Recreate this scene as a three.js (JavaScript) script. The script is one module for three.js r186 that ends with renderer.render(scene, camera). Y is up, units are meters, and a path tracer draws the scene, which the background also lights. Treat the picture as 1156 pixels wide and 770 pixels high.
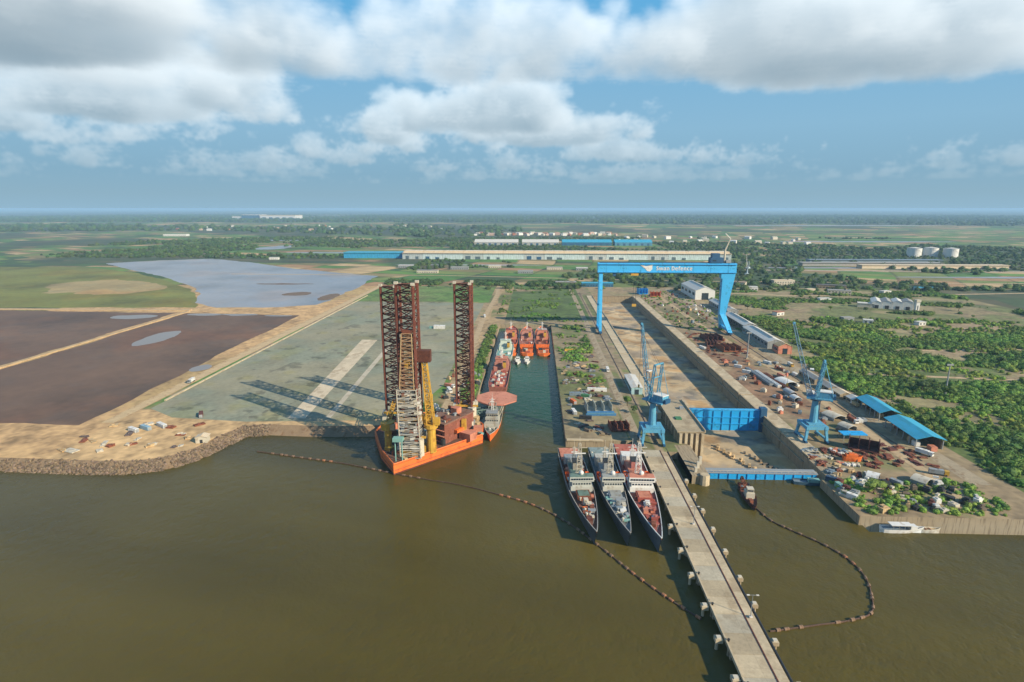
import * as THREE from 'three';
import { mergeGeometries } from 'three/addons/utils/BufferGeometryUtils.js';
import { TextGeometry } from 'three/addons/geometries/TextGeometry.js';
import { FontLoader } from 'three/addons/loaders/FontLoader.js';

// ---------------------------------------------------------------- noise
function rng(seed) { let a = seed >>> 0; return () => { a = (a + 0x6D2B79F5) | 0; let t = Math.imul(a ^ (a >>> 15), 1 | a); t = (t + Math.imul(t ^ (t >>> 7), 61 | t)) ^ t; return ((t ^ (t >>> 14)) >>> 0) / 4294967296; }; }
const R = rng(77);
const rr = (a, b) => a + (b - a) * R();
const PERM = new Uint8Array(512), VALS = new Float32Array(256);
{ const r = rng(5); const p = [...Array(256).keys()]; for (let i = 255; i > 0; i--) { const j = Math.floor(r() * (i + 1)); [p[i], p[j]] = [p[j], p[i]]; } for (let i = 0; i < 512; i++) PERM[i] = p[i & 255]; for (let i = 0; i < 256; i++) VALS[i] = r(); }
function n2(x, y) {
  const xi = Math.floor(x), yi = Math.floor(y); let u = x - xi, v = y - yi; u = u * u * (3 - 2 * u); v = v * v * (3 - 2 * v);
  const X = xi & 255, Y = yi & 255, a = PERM[X] + Y, b = PERM[(X + 1) & 255] + Y;
  const p = VALS[PERM[a]], q = VALS[PERM[b]], s = VALS[PERM[a + 1]], t = VALS[PERM[b + 1]];
  return (p + (q - p) * u) * (1 - v) + (s + (t - s) * u) * v;
}
function n3(x, y, z) {
  const xi = Math.floor(x), yi = Math.floor(y), zi = Math.floor(z); let u = x - xi, v = y - yi, w = z - zi;
  u = u * u * (3 - 2 * u); v = v * v * (3 - 2 * v); w = w * w * (3 - 2 * w);
  const X = xi & 255, Y = yi & 255, Z = zi & 255;
  const A = (PERM[X] + Y) & 255, B = (PERM[(X + 1) & 255] + Y) & 255;
  const AA = (PERM[A] + Z) & 255, AB = (PERM[A + 1] + Z) & 255, BA = (PERM[B] + Z) & 255, BB = (PERM[B + 1] + Z) & 255;
  const l = (a, b, t) => a + (b - a) * t;
  return l(l(l(VALS[PERM[AA]], VALS[PERM[BA]], u), l(VALS[PERM[AB]], VALS[PERM[BB]], u), v), l(l(VALS[PERM[AA + 1]], VALS[PERM[BA + 1]], u), l(VALS[PERM[AB + 1]], VALS[PERM[BB + 1]], u), v), w);
}
function f2(x, y, o) { let s = 0, a = 0.5, t = 0; for (let i = 0; i < o; i++) { s += a * n2(x, y); t += a; a *= 0.5; x = x * 2.03 + 17.3; y = y * 2.03 + 9.1; } return s / t; }
const sm = (a, b, x) => { const t = Math.min(1, Math.max(0, (x - a) / (b - a))); return t * t * (3 - 2 * t); };
const mix = (a, b, t) => a + (b - a) * t;

// ---------------------------------------------------------------- camera
const scene = new THREE.Scene();
const camera = new THREE.PerspectiveCamera(2 * Math.atan(385 / 650) * 180 / Math.PI, 1024 / 682, 1, 90000);
camera.position.set(0, 148, 0);
camera.rotation.order = 'YXZ';
camera.rotation.y = Math.atan2(27, 667);            // the yard's axes are the world's; the lens looks a little left of the dock's axis
camera.rotation.x = -13 * Math.PI / 180;

// ---------------------------------------------------------------- sun and sky
const SUN = new THREE.Vector3(0.84, 0.543, 0.54).normalize();
const sun = new THREE.DirectionalLight(new THREE.Color().setRGB(1, 0.86, 0.64), 5.0);
sun.position.copy(SUN).multiplyScalar(1500).add(new THREE.Vector3(0, 0, -500));
sun.target.position.set(0, 0, -500); scene.add(sun.target);
sun.castShadow = true; sun.shadow.mapSize.set(4096, 4096); sun.shadow.radius = 1;
Object.assign(sun.shadow.camera, { left: -900, right: 900, top: 700, bottom: -700, near: 10, far: 4000 });
scene.add(sun);

function makeSky() {
  const W = 2560, H = 1280, d = new Float32Array(W * H * 4);
  const BASE = 1000, THICK = 1000;
  // banks of cumulus: bearing from the dock axis (radians), distance (m), half sizes, strength
  const banks = [[-0.62, 5400, 0.14, 700, 0.20], [-0.42, 5500, 0.09, 600, 0.20], [-0.27, 5400, 0.07, 600, 0.12], [-0.14, 5400, 0.09, 650, 0.24], [0.0, 5600, 0.08, 600, 0.20], [0.14, 5500, 0.13, 700, 0.24], [0.34, 5700, 0.13, 900, 0.28], [0.52, 6200, 0.18, 1000, 0.30], [0.78, 5600, 0.2, 1100, 0.2],
    [-0.58, 8600, 0.14, 800, 0.22], [-0.36, 9000, 0.10, 700, 0.22], [-0.19, 8800, 0.07, 800, 0.25], [-0.06, 8700, 0.07, 800, 0.22], [0.06, 8600, 0.06, 800, 0.25], [0.19, 9300, 0.04, 500, 0.24], [-0.6, 11500, 0.14, 700, 0.20],
    [-0.35, 4000, 0.07, 800, -0.30], [-0.05, 4000, 0.03, 800, -0.34], [-0.1, 3300, 0.7, 900, -0.12], [-0.2, 7000, 0.6, 450, -0.10], [-0.4, 7600, 0.12, 700, 0.12], [-0.12, 7800, 0.1, 500, 0.1], [0.52, 11500, 0.34, 4000, -0.34], [0.5, 8300, 0.3, 700, -0.2], [0.36, 15000, 0.03, 600, 0.17], [0.41, 15000, 0.02, 600, 0.15], [0.46, 15000, 0.012, 500, 0.2], [-0.33, 12800, 0.05, 700, 0.2], [0.02, 13000, 0.2, 600, 0.10], [0.27, 13500, 0.02, 500, 0.2]];
  const cov = (x, z) => {
    const az = Math.atan2(x, -z), r = Math.hypot(x, z);
    let c = 0.455 + 0.26 * (n2(x / 4200 + 40.3, z / 4200 + 11.7) - 0.5) + 0.18 * (n2(x / 1700 + 3.1, z / 1700 + 77.2) - 0.5) - 0.10 * sm(11000, 16000, r);
    for (const [a, q, sa, sr, k] of banks) { const e = ((az - a) / sa) ** 2 + ((r - q) / sr) ** 2; if (e < 9) c += k * Math.exp(-e); }
    return c;
  };
  const dens = (x, y, z, c, fine) => {
    const h = (y - BASE) / THICK; if (h <= 0 || h >= 1) return 0;
    let s = 0.50 * n3(x / 850, y / 650, z / 850) + 0.27 * n3(x / 360 + 7, y / 300, z / 360 + 3);
    if (fine) s += 0.15 * n3(x / 150 + 1, y / 140 + 5, z / 150) + 0.09 * n3(x / 66, y / 62, z / 66 + 8); else s += 0.12;
    const thr = 1.02 - c + 0.22 * h * h + 0.25 * Math.max(0, 0.14 - h) / 0.14;
    return Math.max(0, s - thr) * 6;
  };
  const grad = [[0, .25, .405, .525], [1.2, .235, .38, .48], [3, .21, .37, .49], [7, .225, .415, .57], [11, .19, .40, .59], [17, .11, .365, .63], [40, .06, .25, .52], [90, .05, .18, .44]];
  const sky = (e) => { let k = 0; while (k < grad.length - 2 && e > grad[k + 1][0]) k++; const a = grad[k], b = grad[k + 1], t = Math.min(1, Math.max(0, (e - a[0]) / (b[0] - a[0]))); return [mix(a[1], b[1], t), mix(a[2], b[2], t), mix(a[3], b[3], t)]; };
  for (let j = 0; j < H; j++) {
    const el = ((j + 0.5) / H - 0.5) * Math.PI, deg = el * 180 / Math.PI, bg = sky(Math.max(0, deg)), hz = sky(Math.max(0.5, deg * .8));
    for (let i = 0; i < W; i++) {
      const k = (j * W + i) * 4; let c0 = bg[0], c1 = bg[1], c2 = bg[2];
      if (deg > 2.2) {
        const ph = ((i + 0.5) / W - 0.5) * 2 * Math.PI, ce = Math.cos(el), dx = ce * Math.cos(ph), dz = ce * Math.sin(ph), dy = Math.sin(el);
        const t0 = BASE / dy, t1 = Math.min((BASE + THICK) / dy, 30000), N = deg < 24 ? 30 : 12, st = (t1 - t0) / N;
        if (t1 > t0) {
          let T = 1, a0 = 0, a1 = 0, a2 = 0, dist = 0, wsum = 0; const jit = 0.6 * (n2(i * 0.91, j * 0.87) - 0.5);
          for (let s = 0; s < N && T > 0.03; s++) {
            const t = t0 + (s + 0.5 + jit) * st, x = dx * t, y = dy * t, z = dz * t, c = cov(x, z);
            const q = dens(x, y, z, c, true);
            if (q > 0) {
              const L1 = dens(x + SUN.x * 110, y + SUN.y * 110, z + SUN.z * 110, c, false), L2 = dens(x + SUN.x * 340, y + SUN.y * 340, z + SUN.z * 340, c, false);
              const h = (y - BASE) / THICK, lit = Math.exp(-(L1 * 0.55 + L2 * 0.5)), al = 1 - Math.exp(-q * Math.min(st, 380) * 0.0038), w = T * al;
              const am = 0.66 + 0.7 * h;
              a0 += w * (0.78 * lit + 0.32 * am); a1 += w * (0.745 * lit + 0.40 * am); a2 += w * (0.69 * lit + 0.45 * am);
              dist += w * t; wsum += w; T *= 1 - al;
            }
          }
          if (wsum > 0.002) {
            const f = Math.exp(-Math.max(0, dist / wsum - 2500) / 10500), o = wsum;
            c0 = c0 * (1 - o) + a0 * f + hz[0] * o * (1 - f); c1 = c1 * (1 - o) + a1 * f + hz[1] * o * (1 - f); c2 = c2 * (1 - o) + a2 * f + hz[2] * o * (1 - f);
          }
        }
      }
      d[k] = c0 * 0.72; d[k + 1] = c1 * 0.72; d[k + 2] = c2 * 0.72; d[k + 3] = 1;
    }
  }
  const t = new THREE.DataTexture(d, W, H, THREE.RGBAFormat, THREE.FloatType);
  t.mapping = THREE.EquirectangularReflectionMapping; t.magFilter = t.minFilter = THREE.LinearFilter; t.wrapS = THREE.RepeatWrapping; t.colorSpace = THREE.LinearSRGBColorSpace; t.needsUpdate = true;
  return t;
}
scene.background = makeSky();
scene.environment = scene.background;
scene.fog = new THREE.FogExp2(new THREE.Color().setRGB(0.44, 0.72, 1.0), 0.000062);

const renderer = new THREE.WebGLRenderer({ antialias: true });
renderer.setSize(1024, 682);
renderer.toneMapping = THREE.LinearToneMapping;
renderer.toneMappingExposure = 1.62;
renderer.shadowMap.enabled = true; renderer.shadowMap.type = THREE.PCFSoftShadowMap;

// ---------------------------------------------------------------- textures and materials
const LUT = new Uint8Array(4097); for (let i = 0; i <= 4096; i++) { const c = i / 4096; LUT[i] = Math.round(255 * (c <= 0.0031308 ? 12.92 * c : 1.055 * c ** (1 / 2.4) - 0.055)); }
const enc = (c) => LUT[Math.max(0, Math.min(4096, Math.round(c * 4096)))];
function tex(W, H, fn, rep = 1, srgb = true) {                          // fn(u, v) -> linear [r, g, b]; uv in metres / rep
  const d = new Uint8Array(W * H * 4);
  for (let j = 0; j < H; j++) for (let i = 0; i < W; i++) { const c = fn((i + 0.5) / W, (j + 0.5) / H), k = (j * W + i) * 4; d[k] = srgb ? enc(c[0]) : c[0] * 255; d[k + 1] = srgb ? enc(c[1]) : c[1] * 255; d[k + 2] = srgb ? enc(c[2]) : c[2] * 255; d[k + 3] = 255; }
  const t = new THREE.DataTexture(d, W, H, THREE.RGBAFormat); t.wrapS = t.wrapT = THREE.RepeatWrapping; t.magFilter = THREE.LinearFilter; t.minFilter = THREE.LinearMipmapLinearFilter; t.generateMipmaps = true;
  if (srgb) t.colorSpace = THREE.SRGBColorSpace; t.repeat.set(1 / rep, 1 / rep); t.needsUpdate = true; return t;
}
const tile = (u, v, f, o, s = 0) => { // periodic fbm
  const a = f2(u * f + s, v * f + s, o), b = f2((u - 1) * f + s, v * f + s, o), c = f2(u * f + s, (v - 1) * f + s, o), e = f2((u - 1) * f + s, (v - 1) * f + s, o);
  return (a * (1 - u) + b * u) * (1 - v) + (c * (1 - u) + e * u) * v;
};
const T = {};
T.fade = tex(512, 512, (u, v) => { const a = tile(u, v, 5, 5), b = tile(u, v, 40, 3, 17), st = sm(.56, .70, f2(u * 70, v * 6, 4)), ch = sm(.55, .68, tile(u, v, 14, 5, 52)); const k = .78 + .4 * (a - .5) + .25 * (b - .5); return [mix(k + .12 * ch, .55, st * .5), mix(k + .03 * ch, .40, st * .5), mix(k - .06 * ch, .30, st * .5)]; }, 24);
T.grime = tex(512, 512, (u, v) => { const a = tile(u, v, 6, 5), b = tile(u, v, 34, 3, 40), k = 0.62 + 0.5 * (a - 0.5) + 0.35 * (b - 0.5) + 0.12; const st = sm(0.58, 0.72, tile(u, v, 10, 4, 90)); return [k * (1 - 0.25 * st), k * (1 - 0.36 * st), k * (1 - 0.45 * st)]; }, 22);
T.paint = tex(512, 512, (u, v) => { const k = 0.86 + 0.22 * (tile(u, v, 5, 4) - 0.5) + 0.14 * (tile(u, v, 60, 2, 10) - 0.5), st = sm(0.62, 0.74, tile(u, v, 9, 5, 33)); return [mix(k, 0.5, st * 0.55), mix(k, 0.36, st * 0.5), mix(k, 0.26, st * 0.5)]; }, 26);
T.rust = tex(512, 512, (u, v) => { const a = tile(u, v, 14, 5), b = tile(u, v, 40, 3, 21), c = sm(0.5, 0.66, tile(u, v, 8, 4, 63)); const k = 0.55 + 0.9 * (b - 0.5); return [mix(0.50, 0.95, a) * k + 0.12 * c, mix(0.30, 0.72, a) * k + 0.14 * c, mix(0.22, 0.66, a) * k + 0.17 * c]; }, 14);
T.roof = tex(512, 512, (u, v) => { const w = 0.9 + 0.1 * Math.sin(u * Math.PI * 2 * 32), a = tile(u, v, 7, 4), st = sm(0.55, 0.75, f2(u * 30, v * 3, 3)); const k = w * (0.84 + 0.28 * (a - 0.5)); return [k, k * (1 - 0.10 * st), k * (1 - 0.2 * st)]; }, 30);
T.conc = tex(1024, 1024, (u, v) => { const a = tile(u, v, 6, 6), b = tile(u, v, 90, 2, 11), st = sm(0.52, 0.7, tile(u, v, 12, 5, 71)); const jn = (Math.abs(((u * 8) % 1) - 0.5) > 0.485 || Math.abs(((v * 8) % 1) - 0.5) > 0.485) ? 0.86 : 1; const k = (0.78 + 0.5 * (a - 0.5) + 0.3 * (b - 0.5)) * jn; return [k * (1 - 0.28 * st), k * (1 - 0.32 * st), k * (1 - 0.36 * st)]; }, 64);
T.wall = tex(512, 512, (u, v) => { const a = tile(u, v, 8, 5), st = sm(0.5, 0.7, f2(u * 60, v * 4, 4)); const k = 0.8 + 0.4 * (a - 0.5); return [k * (1 - 0.35 * st), k * (1 - 0.38 * st), k * (1 - 0.4 * st)]; }, 30);
T.slab = tex(1024, 1024, (u, v) => { const a = tile(u, v, 5, 6), b = tile(u, v, 70, 3, 13), w = sm(0.42, 0.62, tile(u, v, 4, 5, 50)), g = sm(0.5, 0.66, tile(u, v, 11, 5, 8)), dk = sm(0.60, 0.68, tile(u, v, 16, 5, 77)); const k = (0.74 + 0.8 * (a - 0.5) + 0.5 * (b - 0.5)) * (1 - 0.4 * dk); return [k * (1.0 - 0.16 * w), k * (0.98 - 0.03 * w - 0.02 * g), k * (0.86 + 0.04 * w - 0.2 * g)]; }, 190);
T.mud = tex(1024, 1024, (u, v) => { const a = tile(u, v, 4, 6), b = tile(u, v, 50, 3, 13), w = sm(0.5, 0.62, tile(u, v, 3, 5, 50)); const c2 = sm(.5, .7, tile(u, v, 18, 4, 88)), k = 0.62 + 1.1 * (a - 0.5) + 0.4 * (b - 0.5); return [k * (1 + 0.16 * w - .05 * c2), k * (1 - 0.02 * w + .02 * c2), k * (1 - 0.14 * w + .12 * c2)]; }, 330);
T.bark = tex(256, 256, (u, v) => { const k = 0.7 + 0.6 * (tile(u, v, 20, 4) - 0.5); return [k, k, k]; }, 4);
T.wave = tex(512, 512, (u, v) => { const k = 0.5 + 0.8 * (tile(u, v, 14, 4) - 0.5) + 0.25 * (tile(u, v, 60, 2, 31) - 0.5); return [k, k, k]; }, 60, false);
const mats = new Map();
function M(r, g, b, map = 'paint', rough = 0.65, metal = 0) {
  const key = [r, g, b, map, rough, metal].join();
  if (!mats.has(key)) { const m = new THREE.MeshStandardMaterial({ color: new THREE.Color().setRGB(r * 0.8, g * 0.8, b * 0.8), roughness: rough, metalness: metal, side: THREE.DoubleSide }); if (map) m.map = T[map]; mats.set(key, m); }
  return mats.get(key);
}
const K = {
  crane: M(0.06, 0.50, 0.95, 'paint', 0.45), craneDark: M(0.02, 0.10, 0.22, 'paint', 0.5), gate: M(0.012, 0.40, 0.88, 'paint', 0.5), blueRoof: M(0.05, 0.46, 0.72, 'roof', 0.5),
  white: M(0.80, 0.80, 0.77, 'paint', 0.55), cream: M(0.62, 0.57, 0.46, 'paint', 0.6), grey: M(0.30, 0.33, 0.35, 'paint', 0.6), greyBlue: M(0.20, 0.27, 0.33, 'paint', 0.6), dark: M(0.03, 0.035, 0.04, 'grime', 0.7), hullDark: M(0.10, 0.115, 0.13, 'grime', 0.6),
  orange: M(0.95, 0.21, 0.035, 'grime', 0.6), salmon: M(0.70, 0.27, 0.17, 'grime', 0.75), red: M(0.42, 0.09, 0.06, 'grime', 0.75), rust: M(0.42, 0.17, 0.09, 'rust', 0.9), rustDark: M(0.24, 0.09, 0.07, 'rust', 0.9), legRed: M(0.32, 0.115, 0.07, 'rust', 0.85),
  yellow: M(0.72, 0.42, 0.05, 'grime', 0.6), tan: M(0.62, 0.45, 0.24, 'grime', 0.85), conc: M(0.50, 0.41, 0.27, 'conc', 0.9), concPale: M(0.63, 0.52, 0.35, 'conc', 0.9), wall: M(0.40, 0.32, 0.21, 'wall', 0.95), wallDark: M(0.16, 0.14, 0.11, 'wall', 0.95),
  roofWhite: M(0.78, 0.77, 0.72, 'roof', 0.6), roofCream: M(0.82, 0.68, 0.48, 'roof', 0.7), roofGrey: M(0.40, 0.40, 0.38, 'roof', 0.7), wallPale: M(0.66, 0.82, 0.86, 'wall', 0.8), glass: M(0.03, 0.045, 0.06, null, 0.15), craneFade: M(0.11, 0.42, 0.66, 'fade', 0.6), teal: M(0.22, 0.44, 0.40, 'paint', 0.6), green: M(0.06, 0.22, 0.10, 'paint', 0.7),
  deckGreen: M(0.16, 0.26, 0.22, 'grime', 0.8), terracotta: M(0.48, 0.20, 0.12, 'grime', 0.85), trunk: M(0.16, 0.11, 0.07, 'bark', 0.95), stone: M(0.20, 0.155, 0.11, 'grime', 0.95), steel: M(0.26, 0.25, 0.24, 'rust', 0.7),
};

// ---------------------------------------------------------------- geometry helpers (all return non-indexed geometry with uv in metres)
function uvm(g) {
  if (g.index) g = g.toNonIndexed();
  for (const k of Object.keys(g.attributes)) if (!['position', 'normal', 'uv'].includes(k)) g.deleteAttribute(k);
  g.computeVertexNormals();
  const p = g.attributes.position, n = g.attributes.normal, uv = new Float32Array(p.count * 2);
  for (let i = 0; i < p.count; i++) {
    const a = Math.abs(n.getX(i)), b = Math.abs(n.getY(i)), c = Math.abs(n.getZ(i)), x = p.getX(i), y = p.getY(i), z = p.getZ(i);
    if (b >= a && b >= c) { uv[2 * i] = x; uv[2 * i + 1] = z; } else if (a >= c) { uv[2 * i] = z; uv[2 * i + 1] = y; } else { uv[2 * i] = x; uv[2 * i + 1] = y; }
  }
  g.setAttribute('uv', new THREE.BufferAttribute(uv, 2)); return g;
}
const box = (w, h, d, x = 0, y = 0, z = 0, ry = 0) => { const g = new THREE.BoxGeometry(w, h, d); if (ry) g.rotateY(ry); g.translate(x, y + h / 2, z); return uvm(g); };   // stands on y
const cyl = (r0, r1, h, x = 0, y = 0, z = 0, n = 12) => { const g = new THREE.CylinderGeometry(r1, r0, h, n); g.translate(x, y + h / 2, z); return uvm(g); };
const V = (x, y, z) => new THREE.Vector3(x, y, z);
function beam(p, q, w, n = 4, w1 = w) { const d = q.clone().sub(p), L = d.length(); const g = new THREE.CylinderGeometry(w1 * 0.6, w * 0.6, L, n); g.rotateY(Math.PI / 4); g.translate(0, L / 2, 0); g.applyQuaternion(new THREE.Quaternion().setFromUnitVectors(V(0, 1, 0), d.normalize())); g.translate(p.x, p.y, p.z); return uvm(g); }
function poly(pts, y0, y1, holes = []) {                                // prism over a ground outline [[x, z], ...]
  const s = new THREE.Shape(pts.map(([x, z]) => new THREE.Vector2(x, -z))); for (const h of holes) s.holes.push(new THREE.Path(h.map(([x, z]) => new THREE.Vector2(x, -z))));
  const g = new THREE.ExtrudeGeometry(s, { depth: y1 - y0, bevelEnabled: false }); g.rotateX(-Math.PI / 2); g.translate(0, y0, 0); return uvm(g);
}
function sheet(pts, y, holes = [], uvf = null) {
  const s = new THREE.Shape(pts.map(([x, z]) => new THREE.Vector2(x, -z))); for (const h of holes) s.holes.push(new THREE.Path(h.map(([x, z]) => new THREE.Vector2(x, -z))));
  const g = new THREE.ShapeGeometry(s); g.rotateX(-Math.PI / 2); g.translate(0, y, 0); const o = uvm(g);
  if (uvf) { const p = o.attributes.position, uv = o.attributes.uv; for (let i = 0; i < p.count; i++) { const [a, b] = uvf(p.getX(i), p.getZ(i)); uv.setXY(i, a, b); } } return o;
}
function gable(w, d, h, rise, x = 0, y = 0, z = 0, over = 0.4, th = 0.25) {  // ridge along z -> { wall, roof }
  const s = new THREE.Shape([[-w / 2, 0], [w / 2, 0], [w / 2, h], [0, h + rise], [-w / 2, h]].map(([a, b]) => new THREE.Vector2(a, b)));
  const g = new THREE.ExtrudeGeometry(s, { depth: d, bevelEnabled: false }); g.translate(x, y, z - d / 2);
  const e = over, k = rise / (w / 2), a = w / 2 + e;
  const t = new THREE.Shape([[-a, h - k * e + 0.03], [0, h + rise + 0.03], [a, h - k * e + 0.03], [a, h - k * e + th], [0, h + rise + th], [-a, h - k * e + th]].map(([p, q]) => new THREE.Vector2(p, q)));
  const f = new THREE.ExtrudeGeometry(t, { depth: d + 2 * e, bevelEnabled: false }); f.translate(x, y, z - d / 2 - e);
  return { wall: uvm(g), roof: uvm(f) };
}
function arc(w, d, h, rise, x = 0, y = 0, z = 0) {                       // barrel roof along z
  const pts = []; for (let i = 0; i <= 10; i++) { const t = -1 + i / 5; pts.push([t * (w / 2 + 0.3), h + rise * (1 - t * t)]); }
  const s = new THREE.Shape([...pts.map(([a, b]) => new THREE.Vector2(a, b + 0.3)), ...pts.reverse().map(([a, b]) => new THREE.Vector2(a, b))]);
  const g = new THREE.ExtrudeGeometry(s, { depth: d, bevelEnabled: false }); g.translate(x, y, z - d / 2); return uvm(g);
}
function lattice(p, q, w0, w1, bays, rc, rb, sides = 4, up = V(0, 0, 1)) { // -> { chords: [geo...], braces: geo }
  const ax = q.clone().sub(p).normalize(), u = V(0, 0, 0).crossVectors(ax, up).normalize(), v = V(0, 0, 0).crossVectors(ax, u), at = (k, t) => { const a = (k + 0.5) / sides * Math.PI * 2, w = mix(w0, w1, t) / 2 * (sides === 3 ? 1.15 : 1.414); return p.clone().lerp(q, t).addScaledVector(u, Math.cos(a) * w).addScaledVector(v, Math.sin(a) * w); };
  const chords = [], br = [];
  for (let k = 0; k < sides; k++) { chords.push(beam(at(k, 0), at(k, 1), rc, 5)); for (let b = 0; b < bays; b++) { const m = (k + 1) % sides; br.push(beam(at(k, b / bays), at(m, b / bays), rb, 3)); br.push(b % 2 ? beam(at(k, b / bays), at(m, (b + 1) / bays), rb, 3) : beam(at(m, b / bays), at(k, (b + 1) / bays), rb, 3)); } br.push(beam(at(k, 1), at((k + 1) % sides, 1), rb, 3)); }
  return { chords, braces: mergeGeometries(br) };
}
const used = new Map();
const numbered = (n) => { const k = used.get(n) || 0; used.set(n, k + 1); return k ? `${n}_${String(k).padStart(3, '0')}` : n; };
function fin(m) { m.castShadow = m.receiveShadow = true; return m; }
function part(name, geos, m, parent, label) { const g = Array.isArray(geos) ? (geos.length > 1 ? mergeGeometries(geos) : geos[0]) : geos; const o = fin(new THREE.Mesh(g, m)); o.name = name; parent.add(o); if (label) o.userData.label = label; return o; }
function tag(o, label, category, group) { o.userData.label = label; o.userData.category = category; if (group) o.userData.group = group; return o; }
function thing(name, label, category, x = 0, y = 0, z = 0, turn = 0, group) { const o = new THREE.Group(); o.name = numbered(name); o.position.set(x, y, z); o.rotation.y = turn; scene.add(o); return tag(o, label, category, group); }
function solo(name, geos, m, label, category, x = 0, y = 0, z = 0, turn = 0, group) { const o = part(numbered(name), geos, m, scene); o.position.set(x, y, z); o.rotation.y = turn; return tag(o, label, category, group); }
function struct(name, geos, m, parent = scene, label) { const o = part(parent === scene ? numbered(name) : name, geos, m, parent); if (parent === scene) { o.userData.kind = 'structure'; if (label) o.userData.label = label; } return o; }
function dup(src, label, x, y, z, turn = 0, group) { const o = src.clone(); o.name = numbered(src.name.replace(/_\d{3}$/, '')); o.position.set(x, y, z); o.rotation.y = turn; scene.add(o); o.userData = { ...src.userData }; return tag(o, label, src.userData.category, group || src.userData.group); }

// ================================================================ THE SETTING
// land colours by place, in metres (soil, grass, crops, scrub; nothing of light)
const PAL = [[.06, .16, .020], [.095, .20, .028], [.14, .185, .04], [.035, .08, .018], [.32, .19, .09], [.42, .30, .15], [.18, .155, .055], [.07, .165, .024]];
const hash = (a, b) => VALS[PERM[(PERM[a & 255] + b) & 255]];
function land(x, z) {
  const fine = n2(x / 2.3, z / 2.3), med = f2(x / 17, z / 17, 3), big = f2(x / 120 + 5, z / 120, 4);
  let r, g, b;
  if (z > -1110 && Math.abs(x) < 720) {
    const veg = sm(0.47, 0.62, big * 0.6 + med * 0.4 + 0.06 * (fine - 0.5));
    let dr = .36, dg = .26, db = .145, gr = .085, gg = .12, gb = .026, v = veg;
    if (x < -296) { v = veg * 0.3; dr = .58; dg = .37; db = .175; if (z > -372) { v *= 0.2; } }
    else if (x < -75 && z > -400) { v = 0.04; dr = .62; dg = .41; db = .20; }
    else if (x < -75) { v = Math.max(veg, sm(-905, -925, z) * (0.4 + big)); gr = .085; gg = .19; gb = .03; }
    else if (x < -40) { v = veg * 0.9; dr = .40; dg = .28; db = .145; const tr = Math.abs(x + 66 + 5 * (n2(z / 60, 3) - .5)); if (tr < 5) v *= 0.15; }
    else if (x < 75 && z < -737) { const tr = Math.min(Math.abs(x + 58), Math.abs(z + 748)); v = sm(0.24, 0.42, big * 0.6 + med * 0.4) * sm(4, 9, tr + 6 * (med - .5)); gr = .085; gg = .135; gb = .03; if (z > -775) v *= 0.35; }
    else if (x < 62) { v = veg * 0.75 * sm(-360, -500, z) + .12 * veg; dr = .31; dg = .24; db = .14; }
    else if (x < 99) { const rail = Math.min(Math.abs(x - 66), Math.abs(x - 79)); v = veg * 0.8 * sm(1.6, 3.4, rail); dr = .30; dg = .23; db = .14; }
    else if (x < 166) { v = veg * .4; }
    else if (x < 262) { v = veg * 0.62; dr = .32; dg = .235; db = .135; const rail = Math.min(Math.abs(x - 184), Math.abs(x - 232), Math.abs(x - 242)); v *= sm(1, 5, rail); const ru = sm(0.52, 0.64, f2(x / 40 + 8, z / 60, 4)) * sm(-690, -640, z); dr = mix(dr, .27, ru * .8); dg = mix(dg, .145, ru * .8); db = mix(db, .08, ru * .8); if (x > 216 && z > -520) { v *= 0.2; dr = .33; dg = .245; db = .14; } }
    else { v = sm(0.36, 0.52, big * 0.65 + med * 0.35); dr = .36; dg = .265; db = .15; gr = .095; gg = .14; gb = .03; if (z < -560) { v *= 0.8; } const hv = sm(.5, .58, f2(x / 70 + 1, z / 45 + 2, 3)); v *= 1 - .6 * hv; }
    v = Math.min(1, Math.max(0, v));
    const f4 = n2(x / 5.5 + 3, z / 5.5), k = 0.5 + 0.75 * med + 0.42 * (fine - 0.5) + 0.38 * (f4 - .5), k2 = 0.42 + 1.0 * med + 0.45 * (fine - .5) + .35 * (f4 - .5);
    r = mix(dr * k, gr * k2, v); g = mix(dg * k, gg * k2, v); b = mix(db * k, gb * k2, v);
    return [r * .8, g * .8, b * .8];
  }
  // open country: parcels of fields, scrub, and woods farther out
  const wx = x + 160 * (n2(x / 500, z / 500) - .5), wz = z + 160 * (n2(x / 450 + 9, z / 450) - .5), ca = Math.cos(0.28), sa = Math.sin(0.28), px = wx * ca + wz * sa, pz = -wx * sa + wz * ca;
  const sz = z < -4200 ? 2.2 : 1, qx = px / (105 * sz), ix = Math.floor(qx), qz = pz / (58 * sz) + hash(ix, 7) * 0.8, iz = Math.floor(qz), h = hash(ix + 31, iz + 5), dry = 0.5 * (n2(x / 900 + 7, z / 700) - .5), p = PAL[Math.max(0, Math.min(7, Math.floor((h + dry) * 7.99)))], hedge = Math.min(qx - ix, (qz - iz) * .6) < 0.05 ? 0.55 : 1;
  const k = (0.45 + 0.6 * med + 0.45 * big) * hedge;
  r = p[0] * k; g = p[1] * k; b = p[2] * k;
  const scrub = sm(0.51, 0.60, f2(x / 420 + 2, z / 420 + 6, 4) + (z > -1500 ? 0.06 : 0) + (x > 500 && z > -2600 ? 0.10 : 0));
  const wood = Math.max(scrub * 0.85, sm(0.40, 0.52, f2(x / 3200 + 1.5, z / 2100 + 4, 3) + (z < -6200 ? 0.12 : -0.10) + (z < -6800 && z > -9800 ? 0.10 : 0)));
  const kk = 0.55 + 0.9 * med; r = mix(r, .030 * kk, wood); g = mix(g, .050 * kk, wood); b = mix(b, .020 * kk, wood);
  return [r * .85, g * .85, b * .85];
}
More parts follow.
